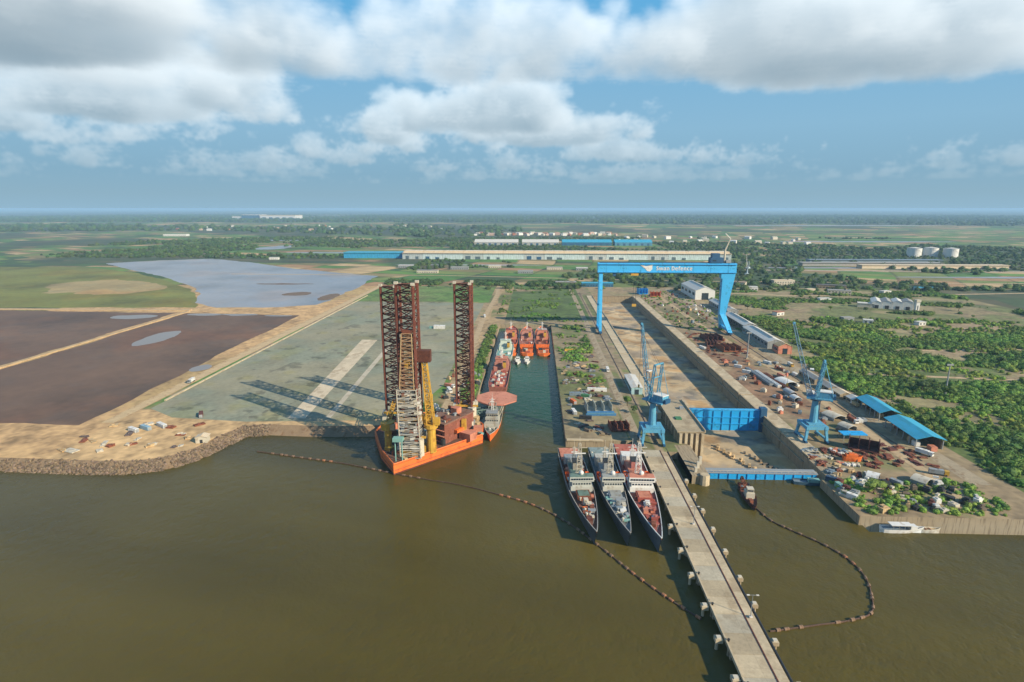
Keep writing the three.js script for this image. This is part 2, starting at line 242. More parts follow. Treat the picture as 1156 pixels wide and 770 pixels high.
function landTile(name, x0, x1, z0, z1, W, H, outlines) {
  const t = tex(W, H, (u, v) => land(mix(x0, x1, u), mix(z0, z1, v))); t.wrapS = t.wrapT = THREE.ClampToEdgeWrapping;
  const m = new THREE.MeshStandardMaterial({ map: t, roughness: 0.95, side: THREE.DoubleSide });
  return outlines.map((o) => struct(name, sheet(o, 0, [], (x, z) => [(x - x0) / (x1 - x0), (z - z0) / (z1 - z0)]), m));
}
const rect = (x0, x1, z0, z1) => [[x0, z0], [x1, z0], [x1, z1], [x0, z1]];
const shore = [[-700, -322], [-420, -316], [-330, -313], [-290, -312], [-262, -311], [-240, -312], [-224, -318], [-215, -331], [-210, -350], [-203, -371], [-185, -374], [-150, -372], [-112, -374], [-80, -388], [-46, -394]];
const quay = [[-46, -394], [-46, -735], [21, -735], [21, -354], [64, -354], [64, -338], [90, -338], [90, -305], [99, -305], [99, -990], [166, -990], [166, -304], [161, -304], [161, -264], [700, -264]];
landTile('ground', -700, 700, -1100, -264, 2048, 1223, [[...shore, ...quay.slice(1), [700, -1100], [-700, -1100]]]);
landTile('ground', -1900, 1900, -3000, -1100, 2048, 1024, [rect(-1900, 1900, -3000, -1100)]);
landTile('countryside', -6000, 6000, -9000, -264, 2048, 1491, [rect(-6000, 6000, -9000, -3000), rect(-6000, -1900, -3000, -1100), rect(1900, 6000, -3000, -1100), rect(-6000, -700, -1100, -322), rect(700, 6000, -1100, -264)]);
landTile('countryside', -40000, 40000, -42000, -264, 2048, 1024, [rect(-40000, 40000, -42000, -9000), rect(-40000, -6000, -9000, -322), rect(6000, 40000, -9000, -264)]);

// water of the bay and of the fitting-out channel
{
  const wt = tex(1024, 1024, (u, v) => {
    const x = mix(-800, 800, u), z = mix(-760, 840, v), w = f2(x / 60, z / 60, 5) - .5, f = f2((x + z * .35) / 300 + 3, (z - x * .25) / 60, 5) - .5;
    const ch = sm(-330, -420, z + 70 * w) * sm(-75, -40, x), k = 0.86 + 0.75 * f + 0.24 * w, up = sm(-150, -330, z + 120 * f) * 0.3;
    return [mix(mix(.074, .066, up), .016, ch) * k, mix(mix(.058, .059, up), .064, ch) * k, mix(mix(.012, .017, up), .034, ch) * k];
  }, 1);
  wt.wrapS = wt.wrapT = THREE.ClampToEdgeWrapping; wt.repeat.set(1 / 1600, 1 / 1600); wt.offset.set(0.5, 760 / 1600);
  const m = new THREE.MeshPhysicalMaterial({ map: wt, roughness: 0.26, bumpMap: T.wave, bumpScale: 0.55, specularIntensity: 0.22, side: THREE.DoubleSide });
  struct('water', sheet([[-3000, 1500], [3000, 1500], [3000, -258], [163, -258], [163, -312], [97, -312], [97, -760], [-3000, -760]], -5), m);
}
// ribbons: vertical quay faces and the sloping natural bank
function ribbon(pts, y0, y1, out = 0) {
  const p = [], n = pts.map((_, i) => { const a = pts[Math.max(0, i - 1)], b = pts[Math.min(pts.length - 1, i + 1)], dx = b[0] - a[0], dz = b[1] - a[1], l = Math.hypot(dx, dz) || 1; return [-dz / l * out, dx / l * out]; });
  for (let i = 0; i + 1 < pts.length; i++) { const a = pts[i], b = pts[i + 1], A = [a[0] + n[i][0], y0, a[1] + n[i][1]], B = [b[0] + n[i + 1][0], y0, b[1] + n[i + 1][1]], C = [b[0], y1, b[1]], D = [a[0], y1, a[1]]; p.push(...A, ...B, ...C, ...A, ...C, ...D); }
  const g = new THREE.BufferGeometry(); g.setAttribute('position', new THREE.BufferAttribute(new Float32Array(p), 3)); g.setAttribute('uv', new THREE.BufferAttribute(new Float32Array(p.length / 3 * 2), 2)); return uvm(g);
}
struct('shore_bank', ribbon(shore, -7, 0, 11), M(0.30, 0.21, 0.125, 'grime', 0.95));
struct('quay_wall', ribbon(quay.slice(0, 8), -12, 0), K.wall);
struct('quay_wall', ribbon(quay.slice(11), -12, 0), K.wall);
// rocks of the bank
{
  const rg = new THREE.IcosahedronGeometry(1, 0), n = 2600, im = new THREE.InstancedMesh(rg, K.stone, n), o = new THREE.Object3D(), c = new THREE.Color();
  for (let i = 0; i < n; i++) { const k = 1 + Math.floor(R() * 9), a = shore[k], b = shore[k + 1], t = R(), q = Math.pow(R(), .8) * 11, dx = b[0] - a[0], dz = b[1] - a[1], l = Math.hypot(dx, dz); o.position.set(a[0] + dx * t - dz / l * q, -0.2 - q * 0.6, a[1] + dz * t + dx / l * q); o.rotation.set(R() * 6, R() * 6, R() * 6); o.scale.set(rr(.5, 1.4), rr(.4, 1), rr(.5, 1.4)); o.updateMatrix(); im.setMatrixAt(i, o.matrix); const s = rr(.5, 1.5); im.setColorAt(i, c.setRGB(s, s * rr(.9, 1), s * rr(.8, 1))); }
  im.name = 'shore_rocks'; im.userData = { kind: 'stuff', label: 'brown boulders of the rough sea bank below the sandy shore', category: 'rocks' }; scene.add(fin(im));
}
// hardstand (paved plain) with its pale strips and kerb
struct('hardstand', sheet([[-290, -402], [-262, -384], [-205, -378], [-120, -384], [-92, -398], [-78, -470], [-79, -640], [-81, -905], [-150, -912], [-291, -916]], 0.05), M(0.35, 0.335, 0.255, 'slab', 0.9));
struct('paved_strip', sheet([[-178, -386], [-165, -386], [-181, -640], [-199, -640]], 0.1), M(0.74, 0.62, 0.44, 'conc', 0.9));
struct('paved_strip', sheet([[-151, -388], [-147, -388], [-158, -618], [-163, -618]], 0.1), M(0.62, 0.55, 0.42, 'conc', 0.9));
struct('kerb', box(1.6, 0.9, 560, -290.5, 0, -700), K.concPale);
struct('haul_road', sheet([[-306, -372], [-297, -372], [-296, -700], [-297, -1110], [-306, -1110], [-309, -700]], 0.06), M(0.68, 0.50, 0.28, 'grime', 0.95));
// salt pans, dikes and the grey pond
const wob = (pts, amp, step = 14) => { const o = []; for (let i = 0; i < pts.length; i++) { const a = pts[i], b = pts[(i + 1) % pts.length], L = Math.hypot(b[0] - a[0], b[1] - a[1]), n = Math.max(1, Math.round(L / step)); for (let k = 0; k < n; k++) { const t = k / n, x = mix(a[0], b[0], t), z = mix(a[1], b[1], t); o.push([x + amp * (f2(x / 30, z / 30, 3) - .5), z + amp * (f2(x / 30 + 50, z / 30, 3) - .5)]); } } return o; };
const mudM = new THREE.MeshStandardMaterial({ color: new THREE.Color().setRGB(0.165, 0.095, 0.056), map: T.mud, roughness: 0.75, side: THREE.DoubleSide });
struct('mud_flat', sheet(wob([[-318, -368], [-326, -560], [-332, -790], [-504, -800], [-502, -620], [-500, -368]], 9), 0.06), mudM);
for (const [x, z, a, b, r] of [[-318, -514, 9, 13, .2], [-470, -790, 26, 9, 0], [-420, -792, 30, 6, 0], [-360, -786, 20, 5, 0], [-440, -640, 16, 40, .3], [-560, -770, 30, 16, 0]]) struct('puddle', sheet(wob(Array.from({ length: 14 }, (_, i) => [x + a * Math.cos(i / 14 * 6.283), z + b * Math.sin(i / 14 * 6.283)]), 13, 6), 0.11), new THREE.MeshPhysicalMaterial({ color: new THREE.Color().setRGB(.16, .14, .13), roughness: .3, side: THREE.DoubleSide }));
struct('mud_flat', sheet(wob([[-514, -362], [-514, -620], [-520, -800], [-900, -815], [-1500, -800], [-1500, -362]], 9), 0.06), mudM);
struct('dike', box(5, 1.3, 452, -507, 0, -586), M(0.62, 0.45, 0.25, 'grime', 0.95));
struct('dike', box(620, 1.4, 9, -820, 0, -818, 0.012), M(0.64, 0.46, 0.26, 'grime', 0.95));
const pondM = new THREE.MeshPhysicalMaterial({ color: new THREE.Color().setRGB(0.27, 0.26, 0.28), map: T.mud, roughness: 0.28, side: THREE.DoubleSide });
struct('pond', sheet(wob([[-1180, -1540], [-1090, -1640], [-969, -1704], [-760, -1560], [-600, -1420], [-450, -1330], [-352, -1275], [-338, -1090], [-340, -880], [-390, -858], [-488, -850], [-540, -890], [-590, -985], [-660, -1080], [-790, -1210], [-980, -1370]], 16, 24), 0.06), pondM);
for (const [x, z, a, b] of [[-420, -995, 26, 22], [-352, -960, 14, 38], [-500, -1130, 60, 9]]) struct('mud_bank', sheet(wob(Array.from({ length: 14 }, (_, i) => [x + a * Math.cos(i / 14 * 6.283), z + b * Math.sin(i / 14 * 6.283)]), 14, 9), 0.12), M(0.22, 0.15, 0.10, 'grime', 0.9));
struct('grass_flat', sheet(wob([[-1400, -1440], [-1150, -1440], [-960, -1330], [-770, -1170], [-640, -1040], [-560, -930], [-520, -850], [-700, -838], [-1400, -830]], 14, 24), 0.05), M(0.24, 0.25, 0.050, 'mud', 0.95));
struct('sand_patch', sheet(wob([[-900, -1190], [-790, -1150], [-690, -1040], [-720, -985], [-880, -1000], [-960, -1100]], 60, 16), 0.09), M(0.50, 0.38, 0.17, 'mud', 0.95));
// creeks and thin ponds in the plain beyond
for (const [x, z, a, b] of [[-700, -1950, 150, 26], [-480, -1850, 120, 18], [-1000, -2200, 60, 120], [-180, -1540, 200, 14], [-1250, -2700, 210, 36], [900, -1500, 330, 26], [1050, -1300, 260, 14], [1500, -2700, 400, 40], [2600, -5200, 900, 110]]) struct('pond', sheet(wob(Array.from({ length: 16 }, (_, i) => [x + a * Math.cos(i / 16 * 6.283), z + b * Math.sin(i / 16 * 6.283)]), Math.min(a, b) * 0.8, 30), 0.07), pondM);
// roads
const roadM = M(0.44, 0.36, 0.24, 'grime', 0.95), trackM = M(0.58, 0.43, 0.25, 'grime', 0.95);
const road = (pts, w, m, y = 0.07, name = 'road') => { const L = [], Q = []; pts.forEach((p, i) => { const a = pts[Math.max(0, i - 1)], b = pts[Math.min(pts.length - 1, i + 1)], dx = b[0] - a[0], dz = b[1] - a[1], l = Math.hypot(dx, dz); L.push([p[0] - dz / l * w / 2, p[1] + dx / l * w / 2]); Q.unshift([p[0] + dz / l * w / 2, p[1] - dx / l * w / 2]); }); struct(name, sheet([...L, ...Q], y), m); };
road([[-67, -410], [-66, -560], [-71, -760], [-66, -1000], [-72, -1120]], 7, trackM, 0.07, 'dirt_track');
road([[68, -345], [68, -700], [66, -1090]], 6.5, roadM);
road([[246, -300], [246, -640], [247, -1090]], 11, roadM);
road([[225, -270], [226, -520], [214, -760], [212, -1040]], 7, trackM, 0.08, 'dirt_track');
road([[-700, -1300], [-200, -1290], [300, -1210], [900, -1190], [1700, -1250]], 9, trackM, 0.09);
road([[270, -1060], [420, -1010], [640, -1020], [900, -1060]], 9, trackM, 0.08, 'dirt_track');
road([[300, -520], [420, -505], [560, -520]], 6, trackM, 0.08, 'dirt_track');
road([[300, -640], [380, -610], [520, -620], [690, -600]], 7, trackM, 0.085, 'dirt_track');
road([[500, -1440], [1100, -1420], [1800, -1450]], 26, M(0.50, 0.41, 0.29, 'grime', 0.95), 0.08);

// the dry dock: floor, walls, cope strips, gates
{
  T.floor = tex(1024, 1024, (u, v) => { const a = tile(u, v, 7, 6), b = tile(u, v, 40, 3, 5), c = sm(.48, .6, tile(u, v, 5, 4, 29)), e = sm(.5, .64, tile(u, v, 12, 4, 60)); const k = .62 + 1.3 * (a - .38) + .45 * (b - .5); const wet = sm(.52, .6, tile(u, v, 16, 5, 44)); return [k * mix(.95, .60, c) * (1 - .1 * e) * (1 - .35 * wet), k * mix(.76, .52, c) * (1 - .25 * e) * (1 - .3 * wet), k * mix(.50, .42, c) * (1 - .42 * e) * (1 - .22 * wet)]; }, 150);
  struct('dock_floor', sheet([[97, -992], [168, -992], [168, -311], [97, -311]], -11), M(0.66, 0.62, 0.55, 'floor', 0.95));
  const dw = thing('dock_wall', 'long concrete side wall of the dry dock on the workshop side', 'dock wall', 166, 0, -340);
  // coped wall in lengths; a stepped buttress face towards the dock
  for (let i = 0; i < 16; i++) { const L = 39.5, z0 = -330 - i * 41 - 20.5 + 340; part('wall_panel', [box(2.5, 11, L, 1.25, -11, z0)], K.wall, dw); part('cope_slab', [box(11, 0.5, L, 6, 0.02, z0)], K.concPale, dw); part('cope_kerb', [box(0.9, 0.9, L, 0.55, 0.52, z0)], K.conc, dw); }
  part('pier_head', [box(9, 11, 26, 4.5, -11, 22)], K.wall, dw);
  part('service_ledge', [box(1.4, 0.6, 650, -0.7, -4.2, -320)], K.wall, dw);
  const lw = thing('dock_wall', 'long pale concrete side wall of the dry dock on the channel side', 'dock wall', 99, 0, -420);
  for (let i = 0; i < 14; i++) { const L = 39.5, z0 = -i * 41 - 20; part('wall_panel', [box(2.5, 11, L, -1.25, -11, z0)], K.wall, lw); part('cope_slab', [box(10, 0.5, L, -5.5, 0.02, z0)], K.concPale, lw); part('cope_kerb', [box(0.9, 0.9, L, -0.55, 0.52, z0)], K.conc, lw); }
  solo('dock_wall', [box(71, 11.5, 2, 0, -11, 0)], K.wall, 'concrete head wall closing the landward end of the dry dock', 'dock wall', 132.5, 0, -991.5);
  // pump house block on the channel side, ribbed seaward face
  const ph = thing('pump_house', 'tall tan concrete pump house with ribbed end beside the dock gates', 'pump house', 101.5, 0, -384);
  part('body', [box(17, 18, 62, 0, -11, 0)], K.wall, ph); part('roof_slab', [box(18, 0.7, 63, 0, 7, 0)], K.conc, ph);
  for (let i = 0; i < 5; i++) part('rib', [box(1.7, 17.6, 2.2, -7 + i * 3.5, -11, 32.1)], K.concPale, ph);
  for (let i = 0; i < 7; i++) part('side_rib', [box(1.0, 17.6, 1.6, -9, -11, -26 + i * 8.6)], K.conc, ph);
  part('hatch', [box(4, 0.8, 5, -3, 7.7, 8)], K.green, ph); part('vent_box', [box(3, 1.6, 3, 4, 7.7, -12)], K.grey, ph); part('parapet', [box(0.5, 1.1, 63, 8.7, 7.7, 0)], K.concPale, ph);
  const pr = thing('dock_pier', 'weathered pier at the channel-side end of the outer dock gate', 'pier', 95, 0, -330);
  part('pier_body', [box(10, 12, 44, 0, -12, 3)], K.wall, pr); part('pier_nose', [cyl(3.2, 2.6, 13, 2, -12, 25, 10)], K.concPale, pr); for (let i = 0; i < 3; i++) part('gate_post', [box(1.5, 5 - i, 1.5, 3.4 - i * 2.6, 0, 10 + i * 5)], K.cream, pr);
  part('rubble_apron', [box(5, 5, 9, 7, -11.2, 16, 0.2)], K.stone, pr);
  // inner gate
  const ig = thing('dock_gate', 'bright blue inner dock gate spanning the dry dock', 'dock gate', 137.5, -11, -404);
  part('skin', [box(56, 15.5, 1.6)], K.gate, ig); for (let i = 0; i < 9; i++) part('stiffener', [box(0.5, 14.6, 0.7, -26 + i * 6.5, 0.4, 1.1)], K.gate, ig);
  for (let i = 0; i < 2; i++) part('waling', [box(56, 0.5, 0.6, 0, 5 + i * 5, 1.06)], K.gate, ig); part('walkway', [box(56, 0.35, 3.6, 0, 15.5, -0.6)], K.crane, ig); part('handrail', [box(56, 0.15, 0.15, 0, 16.6, 1.1), ...Array.from({ length: 15 }, (_, i) => box(0.12, 1, 0.12, -27 + i * 3.85, 15.8, 1.1))], K.crane, ig);
  part('end_post', [box(4.5, 18, 5, 28.5, 0, 1)], K.craneDark, ig);
  // outer gate, floating caisson
  const og = thing('dock_gate', 'low blue outer dock gate with grey walkway holding back the bay', 'dock gate', 131.5, -12, -314);
  part('skin', [box(63, 10.5, 3.4)], K.gate, og); part('walkway', [box(64, 0.5, 6.2, 0, 10.5, -1)], K.grey, og); for (let i = 0; i < 12; i++) part('stiffener', [box(0.5, 10, 0.5, -29 + i * 5.3, 0.3, 1.95)], K.gate, og);
  part('handrail', [box(63, 0.15, 0.15, 0, 12, 1.6), ...Array.from({ length: 17 }, (_, i) => box(0.12, 1.1, 0.12, -31 + i * 3.85, 11, 1.6))], K.cream, og);
  // timber and keel blocks on the floor
  for (let i = 0; i < 11; i++) solo('keel_block', [box(rr(3, 6), rr(.9, 1.6), 1.6), box(rr(2, 3), 0.8, 1.5, 0.4, 1.4, 0.1)], K.tan, 'tan timber keel block lying on the dock floor between the gates', 'keel block', 124 + i * 1.5 + rr(-2, 2), -11, -372 + i * 4.4, rr(0.6, 1.3), 'timber blocks between the dock gates');
  for (let i = 0; i < 9; i++) solo('keel_block', [box(rr(2, 4), rr(.9, 1.6), 1.4)], K.wallDark, 'grey keel block near the shaded side wall between the gates', 'keel block', 140 + i * 1.8, -11, -362 + i * 4.2, rr(0, 1.3), 'grey blocks beside the shaded dock wall');
}

// ================================================================ THE BIG THINGS
// ---- jetty
{
  const j = thing('jetty', 'long straight concrete jetty running out from the yard into the bay', 'jetty', 75.5, 0, -340);
  for (let i = 0; i < 24; i++) { const z = 5 + i * 10; part('deck_slab', [box(11, 0.9, 9.86, -2.2, -0.9, z)], i % 3 === 1 ? K.conc : i % 3 ? K.concPale : M(0.52, 0.465, 0.35, 'conc', 0.9), j); part('side_slab', [box(3.6, 0.75, 9.86, 5.5, -0.9, z)], K.concPale, j); if (i % 2 === 0) for (const x of [-6.6, 0, 6.6]) part('pile', [cyl(0.6, 0.6, 12, x, -12.9, z, 8)], K.wall, j); }
  for (let i = 0; i < 12; i++) { part('kerb', [box(0.5, 0.45, 19.7, -7.4, 0.003, 10 + i * 20)], K.concPale, j); part('cross_beam', [box(16, 1.2, 1.2, 0, -2.1, 10 + i * 20)], K.wall, j); }
  part('pipe_rail', [box(0.45, 0.5, 239, 3.5, -0.3, 120)], K.rustDark, j);
  const pl = part('pipe', [beam(V(8.1, -0.4, -4), V(8.1, -0.4, 240), 0.8, 8)], K.dark, j); part('pipe_bracket', Array.from({ length: 20 }, (_, i) => box(1.3, 0.3, 0.4, 7.9, -1.1, 4 + i * 12)), K.rust, pl);
  for (const z of [-251.8, -232, -214.2, -195.1, -177.9, -160, -142, -124]) { const f = part('fender', [box(2.6, 1.5, 2.6, -9.5, -1.7, z + 340), cyl(0.55, 0.55, 5, -10, -6.6, z + 340, 8)], K.concPale, j); part('fender_cap', [box(1.5, 0.5, 1.5, -9.5, -0.2, z + 340)], K.cream, f); }
  for (const z of [-300, -283.1, -267.5, -250.2, -232.1, -213.2, -196.9, -177.3, -158, -140]) { const f = part('fender', [box(2.3, 1.4, 2.3, 9.9, -1.7, z + 340), cyl(0.55, 0.55, 5, 10.2, -6.6, z + 340, 8)], K.concPale, j); part('fender_cap', [box(1.4, 0.5, 1.4, 9.9, -0.3, z + 340)], K.cream, f); }
  for (let i = 0; i < 12; i++) part('bollard', [cyl(0.35, 0.35, 0.7, -6.6, 0, 12 + i * 19, 8), cyl(0.55, 0.45, 0.25, -6.6, 0.7, 12 + i * 19, 8)], K.dark, j);
}
function lampPost(x, z, label) { const l = thing('lamp_post', label, 'lamp post', x, 0, z, 0, 'lamp posts'); part('base', [box(1.1, 0.6, 1.1)], K.white, l); part('pole', [cyl(0.16, 0.1, 9, 0, 0.6, 0, 8)], K.grey, l); const a = part('arm', [beam(V(-1.5, 9.4, 0), V(1.5, 9.4, 0), 0.18)], K.grey, l); for (const s of [-1, 1]) part('lamp_head', [box(1.0, 0.25, 0.45, s * 1.7, 9.3, 0)], K.white, a); return l; }
lampPost(77, -253, 'double-armed lamp post halfway along the jetty'); lampPost(81, -188.6, 'double-armed lamp post near the outer end of the jetty in view');

// ---- hulls
function hull(L, B, D, o = {}) {                                          // bow towards +z, waterline at 0 -> { shell, deck }
  const N = 26, fl = o.flare ?? 0.86, sheer = o.sheer ?? 2.4, blunt = o.blunt ?? 1.0, mid = o.mid ?? 0.5, rows = [];
  for (let i = 0; i <= N; i++) {
    const s = i / N, q = Math.max(0, (s - mid) / (1 - mid)), hb = B / 2 * Math.max(0.012, (s < 0.12 ? mix(o.stern ?? 0.88, 1, s / 0.12) : 1) * Math.pow(1 - Math.pow(q, 1.7 * blunt), 0.85)), hw = B / 2 * Math.max(0.008, (s < 0.12 ? mix(0.78, fl + 0.06, s / 0.12) : fl + .06) * Math.pow(Math.max(0, 1 - Math.pow(q, 1.25 * blunt)), 1.0));
    const z = (s - 0.5) * L, rake = q * q * (o.rake ?? 5), y = D + sheer * q * q;
    rows.push([[hw * 0.5, -3, z], [hw, 0, z + rake * .25], [mix(hw, hb, .65), y * .55, z + rake * .6], [hb, y, z + rake]]);
  }
  const p = [], d = [], quad = (a, b, c, e, t = p) => t.push(...a, ...b, ...c, ...a, ...c, ...e), mir = (a) => [-a[0], a[1], a[2]];
  for (let i = 0; i < N; i++) { for (let k = 0; k < 3; k++) { quad(rows[i][k], rows[i + 1][k], rows[i + 1][k + 1], rows[i][k + 1]); quad(mir(rows[i][k]), mir(rows[i][k + 1]), mir(rows[i + 1][k + 1]), mir(rows[i + 1][k])); } const a = rows[i][3], b = rows[i + 1][3], e = 0.95, q = o.bul ?? 0.9; quad([a[0] * e, a[1] - q, a[2]], [b[0] * e, b[1] - q, b[2]], [-b[0] * e, b[1] - q, b[2]], [-a[0] * e, a[1] - q, a[2]], d); }
  for (let k = 0; k < 3; k++) quad(rows[0][k], rows[0][k + 1], mir(rows[0][k + 1]), mir(rows[0][k]));
  const mk = (a) => { const g = new THREE.BufferGeometry(); g.setAttribute('position', new THREE.BufferAttribute(new Float32Array(a), 3)); g.setAttribute('uv', new THREE.BufferAttribute(new Float32Array(a.length / 3 * 2), 2)); return uvm(g); };
  const rim = []; for (let i = 0; i < N; i++) for (const m of [(a) => a, mir]) rim.push(beam(V(...m(rows[i][3])), V(...m(rows[i + 1][3])), .42));
  return { shell: mk(p), deck: mk(d), rim: mergeGeometries(rim), y: (z) => { const q = Math.max(0, (z / L + 0.5 - mid) / (1 - mid)); return D + sheer * q * q - (o.bul ?? 0.9); }, hb: (z) => { const q = Math.max(0, (z / L + 0.5 - mid) / (1 - mid)); return B / 2 * Math.pow(1 - Math.pow(q, 1.7 * blunt), 0.85) * .92; } };
}
function windows(n, w, h, gap, x, y, z, axis, parent) { for (let i = 0; i < n; i++) { const o = (i - (n - 1) / 2) * (w + gap); part('window', [axis === 'x' ? box(w, h, 0.16, x + o, y, z) : box(0.16, h, w, x, y, z + o)], K.glass, parent); } }
function mast(parent, x, y, z, h, m, w = 2.2) { const l = lattice(V(x, y, z), V(x, y + h, z), w, w * 0.35, Math.round(h / 2.4), 0.28, 0.18); const o = part('mast', [...l.chords, l.braces], m, parent); part('radar', [box(w * 1.8, 0.5, 0.5, x, y + h * 0.72, z + w * 0.5)], K.white, o); part('yardarm', [box(w * 2.4, 0.25, 0.25, x, y + h * 0.86, z)], m, o); part('antenna', [beam(V(x, y + h, z), V(x, y + h + 4, z), 0.18)], m, o); return o; }
function junk(parent, hu, z0, z1, n, ms, hmax = 1.8) { for (let i = 0; i < n; i++) { const z = rr(z0, z1), w = hu.hb(z), x = rr(-w, w) * 0.78, t = R(), y = hu.y(z); part(t < .6 ? 'deck_box' : t < .85 ? 'winch' : 'vent', t < .6 ? [box(rr(1, 3.4), rr(.5, hmax), rr(1, 3.6), x, y, z, rr(-.2, .2))] : t < .85 ? [cyl(.7, .7, 1, x, y, z, 8), box(2, .4, 1.2, x, y, z)] : [cyl(.4, .4, 1.4, x, y, z, 7), cyl(.7, .5, .5, x, y + 1.4, z, 7)], ms[Math.floor(R() * ms.length)], parent); } }

// ---- three grey patrol ships alongside the jetty
function navyShip(x, z, turn, L, B, label, c) {
  const s = thing('naval_ship', label, 'ship', x, -5, z, turn, 'unfinished naval ships moored beside the jetty'), h = hull(L, B, c.D ?? 6.5, { sheer: 3.2, rake: 6, mid: 0.46, flare: .8 });
  const hm = part('hull', h.shell, c.hull, s); part('boot_line', [box(B * 0.93, 0.5, 0.2, 0, 0.5, -L / 2 - 0.12)], K.red, hm);
  part('deck', h.deck, c.deck, s); part('gunwale', h.rim, c.rim ?? M(.46, .44, .40, 'grime', .7), s);
  const Y = (c.D ?? 6.5) - 0.85, z0 = -L / 2;
  part('flight_deck', [box(B * 0.86, 1.5, L * 0.17, 0, Y, z0 + L * 0.1)], c.stern, s);
  part('hangar', [box(B * 0.72, 5.4, L * 0.07, 0, Y, z0 + L * 0.235)], c.hangar, s); part('hangar_door', [box(B * 0.42, 4.2, 0.25, 0, Y + .2, z0 + L * 0.2 - .14)], K.grey, s);
  const aft = part('deckhouse', [box(B * 0.5, 3.2, L * 0.22, -B * .03, Y, z0 + L * 0.385)], c.house, s); part('house_roof', [box(B * 0.46, 0.4, L * 0.2, -B * .03, Y + 3.2, z0 + L * 0.385)], c.roof, aft);
  const fun = part('funnel', [box(B * 0.28, 4.6, L * 0.055, 0, Y + 3.2, z0 + L * 0.36)], c.house, s); part('funnel_cap', [box(B * 0.3, 0.6, L * 0.06, 0, Y + 7.8, z0 + L * 0.36)], K.dark, fun);
  mast(s, B * .04, Y + 3, z0 + L * 0.45, 19, c.mast, 3.4); mast(s, -B * .02, Y + 3, z0 + L * 0.30, 11, c.mast, 2);
  const br = part('bridge', [box(B * 0.82, 3.4, L * 0.085, 0, Y, z0 + L * 0.555), box(B * 0.72, 2.9, L * 0.075, 0, Y + 3.4, z0 + L * 0.555), box(B * 0.9, 2.5, L * 0.045, 0, Y + 6.3, z0 + L * 0.575)], c.bridge, s);
  windows(9, B * 0.07, 0.9, B * 0.022, 0, Y + 7.3, z0 + L * 0.5975 + .1, 'x', br); windows(7, B * 0.06, 0.8, B * 0.04, 0, Y + 4.5, z0 + L * 0.5925 + .1, 'x', br); for (const k of [-1, 1]) { windows(3, 1.1, 0.8, 0.5, k * (B * 0.45 + .05), Y + 7.3, z0 + L * 0.575, 'z', br); part('bridge_wing', [box(B * 0.1, 0.35, L * 0.035, k * B * 0.46, Y + 6.2, z0 + L * 0.56)], c.bridge, br); }
  part('bridge_roof', [box(B * 0.86, 0.35, L * 0.042, 0, Y + 8.8, z0 + L * 0.573)], c.roof, br);
  const dome = new THREE.SphereGeometry(1.3, 10, 7); dome.translate(0, Y + 10, z0 + L * .565); part('radar_dome', [uvm(dome)], K.white, s);
  const fo = part('foredeck_house', [box(B * 0.5, 2.2, L * 0.08, 0, Y + .4, z0 + L * 0.655)], c.fore, s); part('house_roof', [box(B * .4, .3, L * .06, 0, Y + 2.6, z0 + L * .655)], c.roof, fo);
  const gun = part('gun_mount', [cyl(1.7, 1.5, 1.6, 0, h.y(L * .24) + 0.1, L * .24, 10), box(2.2, 1.4, 2.6, 0, h.y(L * .24) + 1.6, L * .24)], c.gun, s); part('gun_barrel', [beam(V(0, h.y(L * .24) + 2.4, L * .24 + 1.2), V(0, h.y(L * .24) + 3, L * .24 + 5.6), .3, 6)], K.grey, gun);
  for (const k of [-1, 1]) { const lb = part('lifeboat', [hull(6.5, 2.2, 1.1, { sheer: .3, rake: .4, bul: .1 }).shell.translate(k * B * 0.4, Y + 2.2, z0 + L * 0.44)], K.orange, s); part('davit', [box(.3, 2.6, .3, k * B * .36, Y, z0 + L * .41), box(.3, 2.6, .3, k * B * .36, Y, z0 + L * .47)], K.grey, lb); part('side_rail', Array.from({ length: 16 }, (_, i) => box(.1, 1, .1, k * h.hb(-L / 2 + 4 + i * L * .036) * 1.02, Y + .1, -L / 2 + 4 + i * L * .036)), c.house, s); }
  junk(s, h, z0 + L * .64, L * .44, 40, c.junk, 1.7); junk(s, h, z0 + L * .28, z0 + L * .52, 26, c.junk, 3.2); junk(s, h, z0 + 3, z0 + L * .17, 5, c.junk, 1.2);
  part('anchor_winch', [cyl(.8, .8, 1.2, -1.2, h.y(L * .38), L * .38, 8), cyl(.8, .8, 1.2, 1.2, h.y(L * .38), L * .38, 8)], K.dark, s); part('jackstaff', [beam(V(0, h.y(L * .47), L * .47), V(0, h.y(L * .47) + 4, L * .49), .15)], K.white, s);
  return s;
}
navyShip(25, -290.5, 0.075, 95, 14.2, 'naval ship with salmon flight deck and rusty brown foredeck, farthest from the jetty', { hull: K.hullDark, deck: M(0.34, 0.17, 0.10, 'rust', 0.9), stern: K.salmon, hangar: K.grey, house: M(0.42, 0.40, 0.34, 'grime', .7), roof: K.deckGreen, mast: K.cream, bridge: M(0.55, 0.57, 0.52, 'paint', .6), fore: K.rust, gun: K.cream, junk: [K.rust, K.salmon, K.grey, K.cream, K.orange, K.rustDark] });
navyShip(42, -291, 0.04, 97, 13.4, 'grey naval ship with green-grey flight deck, between its two redder neighbours', { hull: K.hullDark, deck: M(0.22, 0.24, 0.24, 'grime', 0.8), stern: M(0.27, 0.36, 0.36, 'grime', 0.8), hangar: M(0.50, 0.50, 0.45, 'paint', .7), house: K.grey, roof: M(0.38, 0.40, 0.38, 'grime', .8), mast: K.cream, bridge: M(0.58, 0.58, 0.52, 'paint', .6), fore: K.grey, gun: K.grey, junk: [K.grey, K.cream, K.white, K.greyBlue, K.grey, K.teal] });
